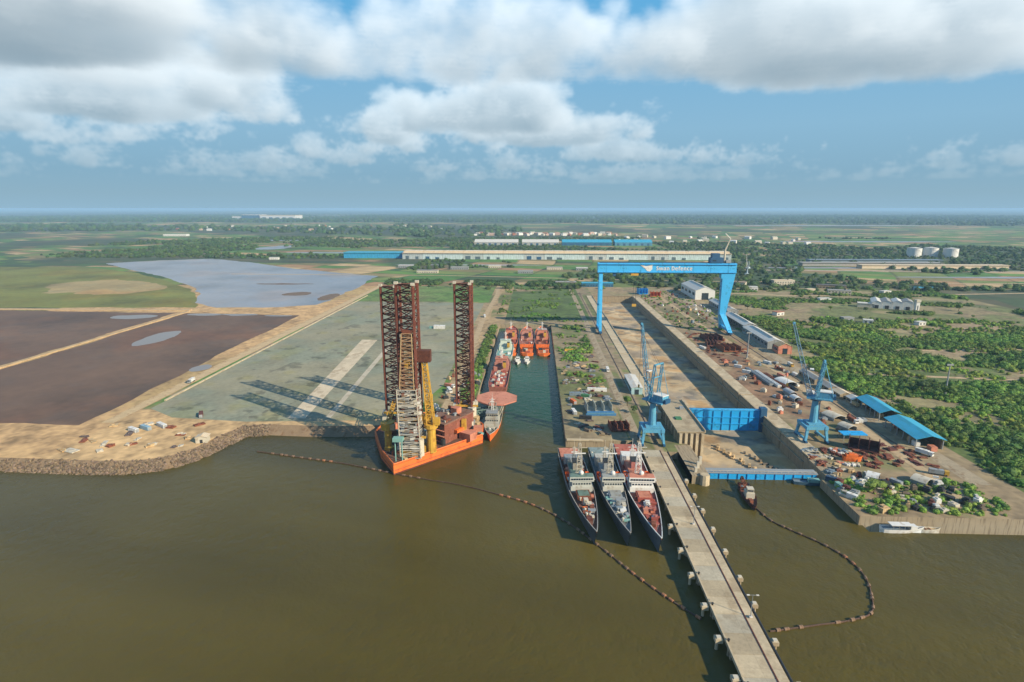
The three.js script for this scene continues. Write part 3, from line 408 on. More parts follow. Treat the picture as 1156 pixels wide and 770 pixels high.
navyShip(57.2, -291, 0.0, 106, 15.2, 'naval ship with red decks and white bridge, moored against the jetty', { D: 7, rim: K.white, hull: M(0.13, 0.16, 0.20, 'grime', .6), deck: M(0.42, 0.13, 0.10, 'grime', 0.85), stern: M(0.55, 0.16, 0.11, 'grime', .8), hangar: K.white, house: M(0.55, 0.20, 0.18, 'grime', .8), roof: K.salmon, mast: K.white, bridge: K.white, fore: K.red, gun: K.white, junk: [K.red, K.salmon, K.white, K.red, K.rust, M(0.50, 0.20, 0.18, 'grime', .8)] });

// ---- jack-up drilling rig
{
  const r = thing('jackup_rig', 'orange jack-up drilling rig with three tall red lattice legs', 'drilling rig', -70, -8, -352);
  const o = [[-12, 43], [36, -5], [35, -24], [26, -40], [-2, -48], [-34, -36], [-37, -8], [-25, 22]], sh = poly(o, -1.5, 9);
  const hu = part('hull', sh, K.orange, r); part('rubbing_strake', [poly(o.map(([x, z]) => [x * 1.006, z * 1.006]), 5.4, 6)], M(0.55, 0.13, 0.04, 'grime', .7), hu); part('bilge_band', [poly(o.map(([x, z]) => [x * 1.004, z * 1.004]), -1.6, 3.9)], M(0.28, 0.09, 0.05, 'rust', .8), hu);
  part('deck', [poly(o.map(([x, z]) => [x * .985, z * .985]), 9, 9.15)], M(0.30, 0.20, 0.14, 'rust', 0.9), r);
  o.forEach(([x, z], i) => { const [a, b] = o[(i + 1) % o.length]; part('bulwark', [beam(V(x * .99, 9.6, z * .99), V(a * .99, 9.6, b * .99), 0.9)], K.orange, r); });
  const legs = [[-24, -20, 106], [-3.5, 22, 113], [22.5, -36, 106]];
  for (const [x, z, h] of legs) {
    const l = lattice(V(x, -3, z), V(x, h, z), 13, 13, 24, 1.5, 0.62, 3), leg = part('leg', l.braces, K.legRed, r); l.chords.forEach((c) => part('chord', c, K.legRed, leg));
    const mid = lattice(V(x, -3, z), V(x, h, z), 6.4, 6.4, 30, 0.4, 0.42, 3); part('inner_bracing', [mid.braces], M(0.24, 0.11, 0.08, 'grime', .8), leg);
    part('leg_cap', [0, 1, 2].map((k) => { const a = (k + .5) / 3 * 6.283; return box(2.1, 1.5, 2.1, x + Math.cos(a) * 7.4, h, z + Math.sin(a) * 7.4); }), K.cream, leg);
    const jh = part('jacking_house', [0, 1, 2].map((k) => { const a = (k + .5) / 3 * 6.283; return box(4.4, 11, 4.4, x + Math.cos(a) * 8, 9.1, z + Math.sin(a) * 8, a); }), K.cream, r); part('jacking_beam', [box(16, 1.2, 1.2, x, 19.8, z + 5), box(1.2, 1.2, 16, x - 5, 19.7, z)], K.yellow, jh);
  }
  // derrick: white base, tan top
  { const a = lattice(V(-4, 9, 26), V(-5, 52, 27), 12.5, 11.5, 17, 0.5, 0.42), d = part('derrick_base', a.braces, M(0.56, 0.53, 0.46, 'grime', .8), r); a.chords.forEach((c) => part('derrick_post', c, K.cream, d)); for (let i = 0; i < 4; i++) part('platform', [box(13 - i * .3, 0.5, 12, -4.4, 15 + i * 9, 26.4)], [K.white, K.grey, K.tan, K.cream][i], d);
    for (let i = 0; i < 120; i++) part('derrick_panel', [box(rr(1.2, 4.2), rr(1, 2.8), rr(.6, 3), -4.4 + rr(-5.4, 5.4), 9.2 + i * .33, 26.4 + rr(-5, 5.6))], [K.white, K.cream, K.grey, K.tan, K.white, K.rust][i % 6], d);
    const b = lattice(V(-5, 52, 27), V(-4.4, 85, 26), 8.5, 6, 15, 0.45, 0.42), e = part('derrick_top', b.braces, M(0.42, 0.25, 0.13, 'grime', .8), r); b.chords.forEach((c) => part('derrick_post', c, K.tan, e)); part('crown_block', [box(5, 2, 5, -4.4, 85, 26)], K.rust, e); part('travelling_block', [box(3, 5, 3, -5, 64, 27)], K.yellow, e); }
  // tall yellow crane standing upright
  { const c = part('crane_pedestal', [cyl(3, 2.6, 16, 7, 9, 22, 12), cyl(4.2, 4.2, 2.4, 7, 25, 22, 12)], K.yellow, r); part('crane_cab', [box(4, 4, 4, 10.6, 27.4, 23)], K.yellow, c); part('machinery_house', [box(7, 5, 5, 3, 27.4, 20)], K.yellow, c);
    const l = lattice(V(7, 27, 22), V(3.6, 66, 19), 4.4, 2.6, 12, 0.6, 0.42), b = part('crane_boom', l.braces, K.yellow, r); l.chords.forEach((g) => part('boom_chord', g, K.yellow, b)); part('boom_head', [box(8.5, 7, 5, 3.4, 66, 19)], M(0.24, 0.10, 0.06, 'rust', .9), b); part('boom_guy', [beam(V(3.4, 66, 18), V(5, 33, 14), .3), beam(V(4.6, 66, 18), V(7, 33, 14), .3)], K.dark, b); const m2 = lattice(V(5, 32, 19), V(6, 44, 15), 3.4, 2, 4, .4, .3); part('gantry_frame', [...m2.chords, m2.braces], K.yellow, c); }
  { const c = part('crane_pedestal', [cyl(2.4, 2.2, 13, -21, 9, 18, 12), cyl(4.2, 4.2, 4.5, -21, 22, 18, 14)], K.yellow, r); part('crane_cab', [box(3, 3.4, 3, -17.5, 22.4, 20)], K.tan, c); const l = lattice(V(-21, 25, 18), V(-26, 27, -20), 3, 2, 10, .4, .3); part('crane_boom', [...l.chords, l.braces], K.yellow, c); }
  // accommodation block
  { const a = part('accommodation', [box(17, 13, 30, 14, 9, -6, -0.55)], M(.50, .22, .15, 'rust', .85), r); part('roof_slab', [box(18, 0.8, 31, 14, 22, -6, -0.55)], M(0.26, 0.14, 0.10, 'grime', .9), a); const c = Math.cos(.55), s = Math.sin(.55), T3 = (u, v) => [14 + u * c - v * s, -6 + u * s + v * c]; for (let k = 0; k < 3; k++) for (let i = 0; i < 5; i++) { const [x, z] = T3(-6 + i * 3, 15.05); part('window', [box(1.3, 1.1, .2, x, 11 + k * 3.8, z, -.55)], K.glass, a); } part('lift_shaft', [box(5, 4, 5, 18, 22.8, -10, -.55)], K.salmon, a); for (let i = 0; i < 14; i++) { const [x, z] = T3(rr(-7, 7), rr(-13, 13)); part('roof_unit', [box(rr(1, 3), rr(.8, 2.2), rr(1, 3), x, 22.8, z, -.55)], [K.grey, K.rust, K.cream, K.rustDark][i % 4], a); } for (let k = 0; k < 3; k++) { const [x, z] = T3(0, 15.7); part('balcony', [box(17, .3, 1.3, x, 10.4 + k * 3.8, z, -.55)], K.salmon, a); } part('lifeboat', [box(2.4, 2, 7, ...(() => { const [x, z] = T3(9.8, 2); return [x, 14, z]; })(), -.55)], K.orange, a); part('lower_house', [box(9, 5, 7, 27, 9, 1, -.55)], K.salmon, r); part('stair_tower', [box(3, 12, 3, 24, 9, -3)], K.yellow, r); }
  // long dark side wall and deck gear
  for (let i = 0; i < 240; i++) { const x = rr(-30, 33), z = rr(-36, 32); if (x < (z > 22 ? -25 + (z - 22) * .62 : -37 + (z + 8) * .4) + 6 || x + z > 25 || (x > 4 && x < 25 && z < 10 && z > -22)) continue; const t = R(); part(t < .5 ? 'deck_box' : t < .8 ? 'pipe_rack' : 'tank', t < .5 ? [box(rr(2, 6), rr(1.5, 6), rr(2, 6), x, 9.1, z, rr(-.6, .6))] : t < .8 ? [box(rr(6, 11), rr(.8, 2.5), 2.2, x, 9.1, z, -.75)] : [cyl(1.6, 1.6, rr(3, 7), x, 9.1, z, 10)], [K.rust, K.tan, K.yellow, K.grey, K.cream, K.teal, K.rustDark, K.deckGreen, K.salmon, K.dark][Math.floor(R() * 10)], r); }
  const tk = part('water_tower', [cyl(.4, .4, 13, -12, 9, 37, 6), cyl(.4, .4, 13, -8, 9, 37, 6)], K.teal, r); part('tower_tank', [box(6, 2.2, 4, -10, 22, 37)], K.teal, tk);
  // cantilever over the stern
  const cl = lattice(V(20, 14, -30), V(38, 14, -38), 6, 5, 6, .6, .4); part('cantilever', [...cl.chords, cl.braces], K.deckGreen, r);
}

// ---- vessels in the fitting-out channel
function workShip(name, x, z, turn, L, B, label, c) {
  const s = thing(name, label, 'ship', x, -5, z, turn), h = hull(L, B, c.D ?? 5, { sheer: 1.6, rake: 3, blunt: 1.7, mid: .6 });
  part('hull', h.shell, c.hull, s); part('deck', h.deck, c.deck, s); part('gunwale', h.rim, c.house, s); const Y = (c.D ?? 5) - .85, zb = L * (c.at ?? .18);
  const b = part('deckhouse', [box(B * .84, 4, L * .2, 0, Y, zb), box(B * .74, 3.2, L * .16, 0, Y + 4, zb), box(B * .66, 2.8, L * .1, 0, Y + 7.2, zb + 1)], c.house, s); windows(6, 1, 1, .5, 0, Y + 8.2, zb + 1 + L * .05 + .1, 'x', b); windows(6, .9, .9, .7, 0, Y + 5, zb + L * .08 + .1, 'x', b); part('roof', [box(B * .7, .3, L * .11, 0, Y + 10, zb + 1)], c.roof, b);
  const f = part('funnel', [box(2.6, 5, 3, -B * .2, Y + 4, zb - L * .12)], c.fun ?? K.yellow, s); part('funnel_cap', [box(2.8, .6, 3.2, -B * .2, Y + 9, zb - L * .12)], K.dark, f); mast(s, 0, Y + 10, zb - 1, 9, K.white, 1.6);
  junk(s, h, -L * .46, zb - L * .14, c.n ?? 16, c.junk, 2.6); junk(s, h, zb + L * .12, L * .42, 6, c.junk, 1.6); return s;
}
const orangeJ = [K.red, K.salmon, K.rust, K.white, K.rustDark];
workShip('offshore_vessel', -27.5, -662, Math.PI, 90, 16.5, 'orange-sterned offshore vessel nearest the pale green vessel at the channel head', { D: 7, hull: K.orange, deck: K.red, house: K.salmon, roof: K.red, junk: orangeJ, at: -.1, n: 10 });
workShip('offshore_vessel', -9, -662, Math.PI, 90, 16.5, 'orange offshore vessel in the middle of the three at the channel head', { D: 7, hull: K.orange, deck: M(.4, .16, .12, 'grime', .8), house: M(.62, .30, .24, 'grime', .8), roof: K.salmon, junk: orangeJ, at: -.1, n: 12 });
workShip('offshore_vessel', 8.5, -662, Math.PI, 90, 16, 'orange offshore vessel nearest the quay wall at the channel head', { D: 7, hull: K.orange, deck: K.rust, house: K.salmon, roof: M(.55, .42, .38, 'grime', .8), junk: orangeJ, at: -.1, n: 12 });
for (const x of [-27.5, -9, 8.5]) { const b = solo('work_barge', [hull(26, 14, 3.2, { sheer: .2, rake: .5, blunt: 4, mid: .8 }).shell, box(12, .3, 23, 0, 2.3, 0)], K.orange, x < -20 ? 'small orange barge below the offshore vessel nearest the west bank' : x < 0 ? 'small orange barge below the middle offshore vessel' : 'small orange barge below the offshore vessel beside the quay wall', 'barge', x + 1, -5, -604); for (let i = 0; i < 4; i++) part('deck_box', [box(rr(2, 4), rr(1, 2.6), rr(2, 4), rr(-4, 4), 2.6, rr(-7, 7))], [K.rust, K.dark, K.cream, K.red][i], b); }
workShip('survey_ship', -31, -598, Math.PI, 66, 16.5, 'pale green and cream ship moored on the west side of the channel', { D: 6.5, hull: M(.45, .50, .44, 'paint', .6), deck: K.teal, house: M(.62, .70, .60, 'paint', .6), roof: M(.55, .66, .55, 'paint', .6), junk: [K.cream, K.teal, K.white, K.yellow], at: .02, n: 18 });
workShip('supply_ship', -31, -512, Math.PI, 100, 16.5, 'red-decked supply ship moored between the pale green ship and the helideck vessel', { D: 6.5, hull: M(.34, .12, .08, 'grime', .7), deck: K.red, house: M(.55, .24, .18, 'grime', .8), roof: K.salmon, junk: [K.red, K.salmon, K.white, K.cream, K.grey], at: .12, n: 46 });
{ // helideck vessel
  const s = workShip('helideck_vessel', -29.5, -408, 0, 92, 12, 'orange-hulled vessel carrying a large salmon octagonal helideck at the channel mouth', { D: 4.5, hull: K.orange, deck: M(.24, .28, .24, 'grime', .8), house: M(.52, .52, .46, 'grime', .7), roof: K.grey, junk: [K.cream, K.grey, K.deckGreen, K.white, K.rust], at: .26, n: 26 });
  const pts = Array.from({ length: 8 }, (_, i) => { const a = (i + .5) / 8 * 6.283; return [2 + 15.5 * Math.cos(a), 5 + 16 * Math.sin(a)]; }), hd = part('helideck', [poly(pts, 16, 16.9)], M(.74, .30, .19, 'grime', .8), s);
  part('deck_edge', pts.map(([x, z], i) => { const [a, b] = pts[(i + 1) % 8]; return beam(V(x, 16.4, z), V(a, 16.4, b), .9); }), M(.60, .22, .14, 'grime', .8), hd);
  for (const [x, z] of [[-5, -4], [5, -4], [-5, 12], [5, 12]]) { part('helideck_leg', [beam(V(x * .7, 3, z), V(2 + x * 1.3, 16, z), .7, 6)], K.cream, hd); } part('helideck_truss', [beam(V(-12, 15.4, 5), V(16, 15.4, 5), .8), beam(V(2, 15.4, -9), V(2, 15.4, 19), .8)], K.deckGreen, hd);
  const l = lattice(V(0, 5, 18), V(0, 17, 20), 7, 5, 5, .4, .35); part('lattice_tower', [...l.chords, l.braces], M(.55, .60, .52, 'grime', .7), s);
}
for (const [x, z, l] of [[-17, -566, 'small white workboat nearer the west side of the channel'], [-7.5, -567, 'small white workboat nearer the middle of the channel']]) { const s = thing('workboat', l, 'boat', x, -5, z), h = hull(19, 6.2, 2.2, { sheer: 1, rake: 1.6 }); part('hull', h.shell, K.white, s); part('deck', h.deck, M(.30, .36, .36, 'grime', .8), s); const c = part('cabin', [box(4.2, 2.6, 5.5, 0, 1.4, 2), box(3.6, 2.2, 3.4, 0, 4, 2.4)], K.white, s); windows(3, .9, .8, .25, 0, 4.9, 4.2, 'x', c); part('mast', [beam(V(0, 6, 1.6), V(0, 9.5, 1.4), .2)], K.white, s); part('towing_post', [box(1.4, 1.2, .5, 0, 1.4, -4)], K.dark, s); }
{ // dredger tug with the floating line
  const s = thing('dredging_tug', 'small rusty dredging tug at the head of the floating pipeline', 'boat', 116.5, -5, -290, -0.12), h = hull(27, 7, 2.2, { sheer: 1, rake: 2 }); part('hull', h.shell, K.rustDark, s); part('deck', h.deck, K.rust, s); const c = part('cabin', [box(4.4, 3, 6, 0, 1.4, 1), box(3.4, 2.4, 3.6, 0, 4.4, 1.6)], K.cream, s); windows(3, .8, .8, .2, 0, 5.4, 3.5, 'x', c); part('funnel', [cyl(.6, .6, 3, 0, 4.4, -1.6, 8)], K.dark, s); const l = lattice(V(0, 2, -5), V(0, 3.4, -16), 2, 1.4, 5, .28, .2); part('suction_ladder', [...l.chords, l.braces], K.rust, s); part('cutter_head', [cyl(1.2, .8, 1.8, 0, 2.6, -16.6, 8)], K.dark, s); junk(s, h, -9, 9, 6, [K.rust, K.cream, K.dark]); }
{ const s = thing('mooring_launch', 'dark blue launch lying off the corner of the outer dock gate', 'boat', 159, -5, -307.5, 1.45), h = hull(22, 5, 1.9, { sheer: .8, rake: 1.4 }); part('hull', h.shell, M(.04, .10, .16, 'paint', .5), s); part('deck', h.deck, K.greyBlue, s); part('cabin', [box(3, 2, 6, 0, 1.2, 0)], K.teal, s); part('windscreen', [box(2.6, .8, .2, 0, 2.2, 3.1)], K.glass, s); }
{ const s = thing('ferry_boat', 'white passenger boat moored below the tree-covered corner quay', 'boat', 179, -5, -259.5, 1.57), h = hull(19, 5, 1.9, { sheer: .7, rake: 1.2 }); part('hull', h.shell, K.white, s); part('deck', h.deck, K.greyBlue, s); const c = part('canopy', [box(3.8, .25, 10, 0, 3.6, -1)], K.white, s); for (const k of [-1, 1]) for (let i = 0; i < 4; i++) part('post', [box(.15, 2.6, .15, k * 1.7, 1, -5 + i * 2.7)], K.grey, c); part('cabin', [box(3, 2.2, 3, 0, 1, 5)], K.white, s); }
{ const s = thing('rowing_skiff', 'pale open skiff moored farther along the corner quay', 'boat', 193, -5, -260.5, 1.6), h = hull(9, 2.8, 1.2, { sheer: .5, rake: .8, bul: .6 }); part('hull', h.shell, K.cream, s); part('deck', h.deck, K.tan, s); part('thwart', [box(2.2, .15, .5, 0, .8, 0), box(2.2, .15, .5, 0, .8, -2)], K.rust, s); }
// floating pipelines
function floater(label, pts, y = -5) {
  const g = thing('floating_pipeline', label, 'pipeline', pts[0][0], y, pts[0][1]), c = new THREE.CatmullRomCurve3(pts.map(([x, z]) => V(x - pts[0][0], 0.25, z - pts[0][1]))), L = c.getLength();
  part('pipe', [uvm(new THREE.TubeGeometry(c, Math.round(L / 3), 0.36, 6))], M(.20, .15, .10, 'rust', .85), g);
  const n = Math.round(L / 5.2), fg = [beam(V(-1, 0, 0), V(1, 0, 0), 1.0, 8), beam(V(-.8, 0, 0), V(.8, 0, 0), 1.2, 8)];
  for (let i = 0; i < n; i++) { if (n2(i * .33, pts[0][0]) < .38) continue; const t = (i + .5 + .5 * (hash(i, 3) - .5)) / n, p = c.getPointAt(t), d = c.getTangentAt(t), f = part('float', fg[i % 2], n2(i * .21 + 8, 2) > .60 ? M(.52, .24, .12, 'grime', .8) : M(.30, .20, .13, 'grime', .9), g); f.position.set(p.x, p.y + .1, p.z); f.rotation.y = Math.atan2(-d.z, d.x); }
}
floater('long floating dredge pipeline crossing the bay in front of the rig', [[-178.2, -338.6], [-146, -330.4], [-115.3, -322.7], [-91.6, -314], [-63.7, -304.6], [-41.2, -297.9], [-20.4, -288.3], [-0.9, -277.5], [16.9, -260.6], [32, -238.2], [44.7, -217.8], [56.1, -202.5], [64.5, -192.7]]);
floater('floating dredge pipeline looping from the tug back to the jetty', [[116.5, -278], [119.2, -266.4], [126.1, -256.9], [134.2, -247.4], [140.4, -235.7], [141.3, -222.9], [136.6, -208.4], [130.9, -198.8], [120.9, -194.5], [108, -191.6], [88, -187.3]]);

// ---- goliath gantry crane
{
  const font = await new FontLoader().loadAsync('fonts/droid/droid_sans_bold.typeface.json');
  const c = thing('gantry_crane', 'huge bright blue gantry crane straddling the dry dock', 'gantry crane', 157, 0, -700);
  const gi = part('girder', [box(164, 12, 8.5, 0, 72, 0)], K.crane, c); part('girder_walkway', [box(164, .3, 1.4, 0, 82.5, 5), box(164, .3, 1.4, 0, 73, 5)], K.crane, gi); part('top_rail', [box(160, .6, .6, 0, 84, 2.8), box(160, .6, .6, 0, 84, -2.8)], K.craneDark, gi); for (let i = 0; i < 8; i++) part('panel_seam', [box(.25, 11.4, .12, -72 + i * 20.6, 72.3, 4.31)], M(.03, .30, .62, 'paint', .5), gi);
  const txt = (s, size, x, y, n) => { const g = new TextGeometry(s, { font, size, depth: .25, curveSegments: 3 }); g.translate(x, y, 4.26); part(n, [uvm(g)], K.white, gi); };
  txt('Swan Defence', 4.6, -13, 75.6, 'lettering');
  const bird = new THREE.Shape([[-33, 82.6], [-25, 80.4], [-20.8, 81.2], [-18.4, 83], [-16.4, 82.2], [-17.6, 80.6], [-17.4, 77], [-20, 74.2], [-23.4, 74.6], [-25.6, 77.2], [-29, 79.6]].map(([a, b]) => new THREE.Vector2(a, b))), bg = new THREE.ExtrudeGeometry(bird, { depth: .25, bevelEnabled: false }); bg.translate(0, 0, 4.27); part('bird_emblem', [uvm(bg)], K.white, gi);
  // rigid leg: tapering box, splayed feet
  const taper = (x0, x1, w0, w1, d0, d1, y0, y1, z0 = 0, z1 = 0) => { const g = new THREE.BoxGeometry(1, 1, 1), p = g.attributes.position; for (let i = 0; i < p.count; i++) { const t = p.getY(i) + .5; p.setXYZ(i, mix(x0, x1, t) + p.getX(i) * mix(w0, w1, t), mix(y0, y1, t), mix(z0, z1, t) + p.getZ(i) * mix(d0, d1, t)); } return uvm(g); };
  const rl = part('rigid_leg', [taper(70, 74, 7, 15, 7, 8, 22, 72.02), ...[-1, 1].map((s) => taper(76, 70, 5, 6.6, 4, 5.5, 3.2, 23, s * 17, s * 2.2))], K.crane, c); part('foot_tie', [box(3, 3, 36, 76, 3, 0)], K.crane, rl); part('access_stair', Array.from({ length: 10 }, (_, i) => box(2.2, .3, 3, 62.4 + i * .4, 10 + i * 5.8, 0)), K.craneDark, rl); part('top_bracket', [taper(69, 73, 8, 17, 8, 8.4, 66, 72)], K.crane, rl);
  const sl = part('shear_leg', [-1, 1].map((s) => taper(-78, -78, 3, 4.4, 3, 3.6, 3.2, 72.02, s * 15, s * 1.6)), K.crane, c); part('foot_tie', [box(2.4, 2.4, 32, -78, 3, 0)], K.crane, sl); part('leg_brace', [box(1.6, 1.6, 17, -78, 32, 0)], K.crane, sl);
  for (const [x, s] of [[76, -1], [76, 1], [-78, -1], [-78, 1]]) { const b = part('bogie', [box(3.2, 1.8, 12, x, 1.5, s * 16)], K.craneDark, c); for (let i = 0; i < 4; i++) { const w = new THREE.CylinderGeometry(.75, .75, 1, 10); w.rotateZ(Math.PI / 2); w.translate(x, .76, s * 16 - 4.2 + i * 2.8); part('wheel', [uvm(w)], K.dark, b); } }
  const tr = part('trolley', [box(15, 6, 10, 58, 84.6, 0), box(9, 5, 7, 57, 90.6, 0)], K.craneDark, c); part('trolley_window', [box(4, 1.6, .2, 55, 86.6, 5.1)], K.glass, tr); const mj = part('service_jib', [cyl(1.4, 1, 16, 68, 84, 0, 8), beam(V(68, 99, 0), V(73, 113, 1), 1.8, 4, 1.2)], K.cream, c); part('service_jib_arm', [beam(V(73, 113, 1), V(66, 119, 3), 1.2)], K.white, mj); part('rail_stop', [box(6, 3, 8, 72, 84.6, 0)], K.grey, c); part('cab', [box(3.4, 3.4, 3.4, -62, 68.4, 2)], K.craneDark, c); part('cabin_lamp', [box(1, .5, .5, -20, 71.4, 3)], K.white, c);
  const lt = part('lower_trolley', [box(9, 2.6, 10.4, -38, 69.2, 0)], K.yellow, c); part('hoist_rope', [beam(V(-38, 69, 0), V(-38, 34, 0), .35), beam(V(-35, 69, 0), V(-35, 34, 0), .35)], K.dark, lt); part('hook_block', [box(5, 3, 2, -36.5, 31, 0)], K.yellow, lt);
}
struct('crane_rail', [box(.5, .3, 680, 79, 0.05, -690)], K.steel); struct('crane_rail', [box(.5, .3, 720, 233, 0.05, -690)], K.steel);

// ---- level luffing quay cranes
function quayCrane(x, z, label, tip, o = {}) {
  const c = thing('quay_crane', label, 'crane', x, 0, z, o.turn ?? 0, 'blue quayside jib cranes'), W = 5.8, m = o.m ?? K.craneFade;
  const po = part('portal', [box(14, 2.2, 2.2, 0, 9, -W), box(14, 2.2, 2.2, 0, 9, W), box(2.2, 2.19, 14.4, -W, 9.003, 0), box(2.2, 2.19, 14.4, W, 9.003, 0), box(9, 1, 9, 0, 11.2, 0)], m, c);
  for (const a of [-1, 1]) for (const b of [-1, 1]) { part('portal_leg', [beam(V(a * (W + 1), 1.6, b * (W + 1)), V(a * W, 9.6, b * W), 1.6, 4, 2)], m, c); const bo = part('bogie', [box(1.4, 1.1, 4.4, a * (W + 1), .7, b * (W + 1))], K.craneDark, c); for (const k of [-1, 1]) { const w = new THREE.CylinderGeometry(.5, .5, .7, 9); w.rotateZ(Math.PI / 2); w.translate(a * (W + 1), .52, b * (W + 1) + k * 1.4); part('wheel', [uvm(w)], K.dark, bo); } }
  part('sill_beam', [box(1.2, 1.2, 12.6, -W - .9, 1.8, 0), box(1.2, 1.2, 12.6, W + .9, 1.8, 0)], m, po);
  part('column', [cyl(2.5, 1.9, 15, 0, 12.2, 0, 12)], m, c); part('column_ladder', [box(.5, 14, .5, 2.4, 12.4, 1)], K.craneDark, c); part('slew_ring', [cyl(3.2, 3.6, 1.4, 0, 27.2, 0, 16)], K.craneDark, c);
  const dir = V(tip[0], 0, tip[2]).normalize(), sd = V(-dir.z, 0, dir.x), P = (f, s, y) => V(0, y, 0).addScaledVector(dir, f).addScaledVector(sd, s), ang = Math.atan2(dir.x, dir.z);
  const ob = (w, h, d, f, s, y) => { const p = P(f, s, y); return box(w, h, d, p.x, y, p.z, ang); };
  part('platform', [ob(9.5, .8, 15, -2, 0, 28.6)], m, c); const ho = part('machinery_house', [ob(6, 4, 7.4, -5.4, 0, 29.4)], m, c); part('house_roof', [ob(6.4, .4, 7.8, -5.4, 0, 33.4)], K.white, ho); part('counterweight', [ob(5, 2.6, 1.8, -10.2, 0, 29)], K.craneDark, c); const cab = part('cab', [ob(2.4, 2.8, 2.8, 4, 3.6, 29.4)], K.white, c); part('cab_window', [ob(2, 1.3, .2, 5.5, 3.6, 30.5)], K.glass, cab);
  for (const s of [-1, 1]) { const l = lattice(P(0, s * 4, 29), P(-2.6, s * 3.8, 53), 1.5, 1.2, 9, .3, .22); const a = part('a_frame', [...l.chords, l.braces], m, c); part('stay', [beam(P(-9.6, s * 3, 31), P(-2.6, s * 3.8, 53), .34)], m, a); }
  part('a_frame_head', [ob(8.6, .7, 1, -2.6, 0, 52.6), ob(8, .5, .7, -1.6, 0, 44)], m, c);
  const q = V(...tip), jm = o.jm ?? K.craneFade, l = lattice(P(3.6, 0, 30), q, 3, 1.1, 19, .27, .19, 4, sd.clone()), jb = part('jib', l.braces, jm, c); l.chords.forEach((g) => part('jib_chord', g, jm, jb)); part('jib_head', [box(1.3, 1.5, 1.3, q.x, q.y - .6, q.z)], m, jb); part('luffing_rope', [beam(P(-2.6, 1, 53), q.clone().lerp(P(3.6, 0, 30), .12), .14), beam(P(-2.6, -1, 53), q.clone().lerp(P(3.6, 0, 30), .12), .14)], K.dark, jb); part('hoist_rope', [beam(q, V(q.x, 36, q.z), .14)], K.dark, jb); part('hook', [box(1, 2, .8, q.x, 34, q.z)], K.yellow, jb); part('luffing_platform', [ob(4.4, .4, 2.4, 4.2, 0, 47)], K.white, jb);
  return c;
}
quayCrane(76, -353, 'blue jib crane at the root of the jetty beside the pump house', [-8, 76, -9]);
quayCrane(182, -362, 'blue jib crane on the workshop side of the dry dock', [-16, 76, -7], { jm: M(.16, .34, .52, 'grime', .6) });
{ const f = quayCrane(470, -1300, 'small pale crane far off, right of the gantry crane top corner', [-9, 80, 4], { m: M(.50, .62, .70, 'paint', .6), jm: K.white }); f.scale.setScalar(0.62); delete f.userData.group; }

// ================================================================ BUILDINGS
function shed(name, label, x, z, w, d, h, rise, roofM, wallM, o = {}) {     // gabled, ridge along local z
  const s = thing(name, label, o.cat ?? 'shed', x, 0, z, o.turn ?? 0, o.group), g = gable(w, d, h, rise);
  const wl = part('wall', g.wall, wallM, s); part('roof', g.roof, roofM, s);
  if (o.door !== 0) part('door', [box(w * .34, h * .75, .25, 0, 0, d / 2 + .14)], K.glass, wl);
  const n = Math.max(1, Math.floor(d / (o.bay ?? 12))); for (let i = 0; i < n; i++) part('window', [box(.25, h * .3, d / n * .55, -w / 2 - .14, h * .42, (i + .5 - n / 2) * d / n)], K.glass, wl);
  if (o.ridge) part('ridge_vent', [box(w * .07, .8, d * .8, 0, h + rise + .1, 0)], roofM, s);
  return s;
}
// long fabrication hall behind the yard
{
  const s = thing('fabrication_hall', 'very long fabrication hall with cream roof and pale blue wall with dark bay doors', 'factory hall', 86, 0, -1742);
  for (let i = 0; i < 16; i++) { const x = -452 + i * 60.4; const w = part('wall_bay', [box(59.8, 17, 60, x, 0, 0)], i % 3 ? K.wallPale : M(0.55, 0.64, 0.66, 'wall', .8), s); if (i % 3 !== 2) for (let k = 0; k < 2; k++) part('bay_door', [box(9 + (i % 4) * 2, 10 - (k + i) % 3 * 2, .6, x - 15 + k * 29, 0, 30.2)], i % 5 === 1 ? K.craneDark : M(.10, .16, .2, 'grime', .8), w); const r = part('roof_bay', [box(60.3, 1, 66, x, 17.2 + (i % 2) * .05, 0), box(60.2, 4.6, 34, x, 18.2, -6)], K.roofCream, s); part('roof_monitor', [box(50, 1.2, 8, x, 22.9, -6)], K.roofWhite, r); }
  const b = thing('fabrication_hall', 'blue-clad hall at the west end of the long fabrication hall', 'factory hall', -486, 0, -1765); for (let i = 0; i < 6; i++) { part('wall_bay', [box(32, 15, 50, -80 + i * 32.2, 0, 0)], M(.04, .42, .78, 'wall', .7), b); part('roof_bay', [box(32.15, 2.2, 54, -80 + i * 32.2, 15.1 + (i % 2) * .05, 0)], K.blueRoof, b); }
  const a = [['white-roofed warehouse west half of the pair behind the long hall', -160, K.roofWhite, M(.5, .52, .5, 'wall', .8), 178], ['white-roofed warehouse east half of the pair behind the long hall', 20, K.roofWhite, M(.5, .52, .5, 'wall', .8), 150], ['long blue warehouse behind the long hall', 208, K.blueRoof, M(.02, .16, .32, 'wall', .7), 200], ['light blue warehouse farthest east behind the long hall', 395, K.blueRoof, M(.10, .32, .5, 'wall', .7), 150]];
  for (const [l, x, m, w, len] of a) { const g = thing('warehouse', l, 'warehouse', x, 0, -2400), q = gable(60, len, 13, 10); part('wall', q.wall, w, g).rotation.y = Math.PI / 2; part('roof', q.roof, m, g).rotation.y = Math.PI / 2; for (let i = 0; i < Math.floor(len / 24); i++) part('door', [box(9, 9, .4, -len / 2 + 14 + i * 24, 0, 30.3)], K.craneDark, g); }
}
shed('workshop_hall', 'big white-roofed workshop beyond the gantry crane', 281, -1005, 32, 96, 15, 6, K.roofWhite, K.white, { cat: 'workshop', bay: 20, ridge: 1 });
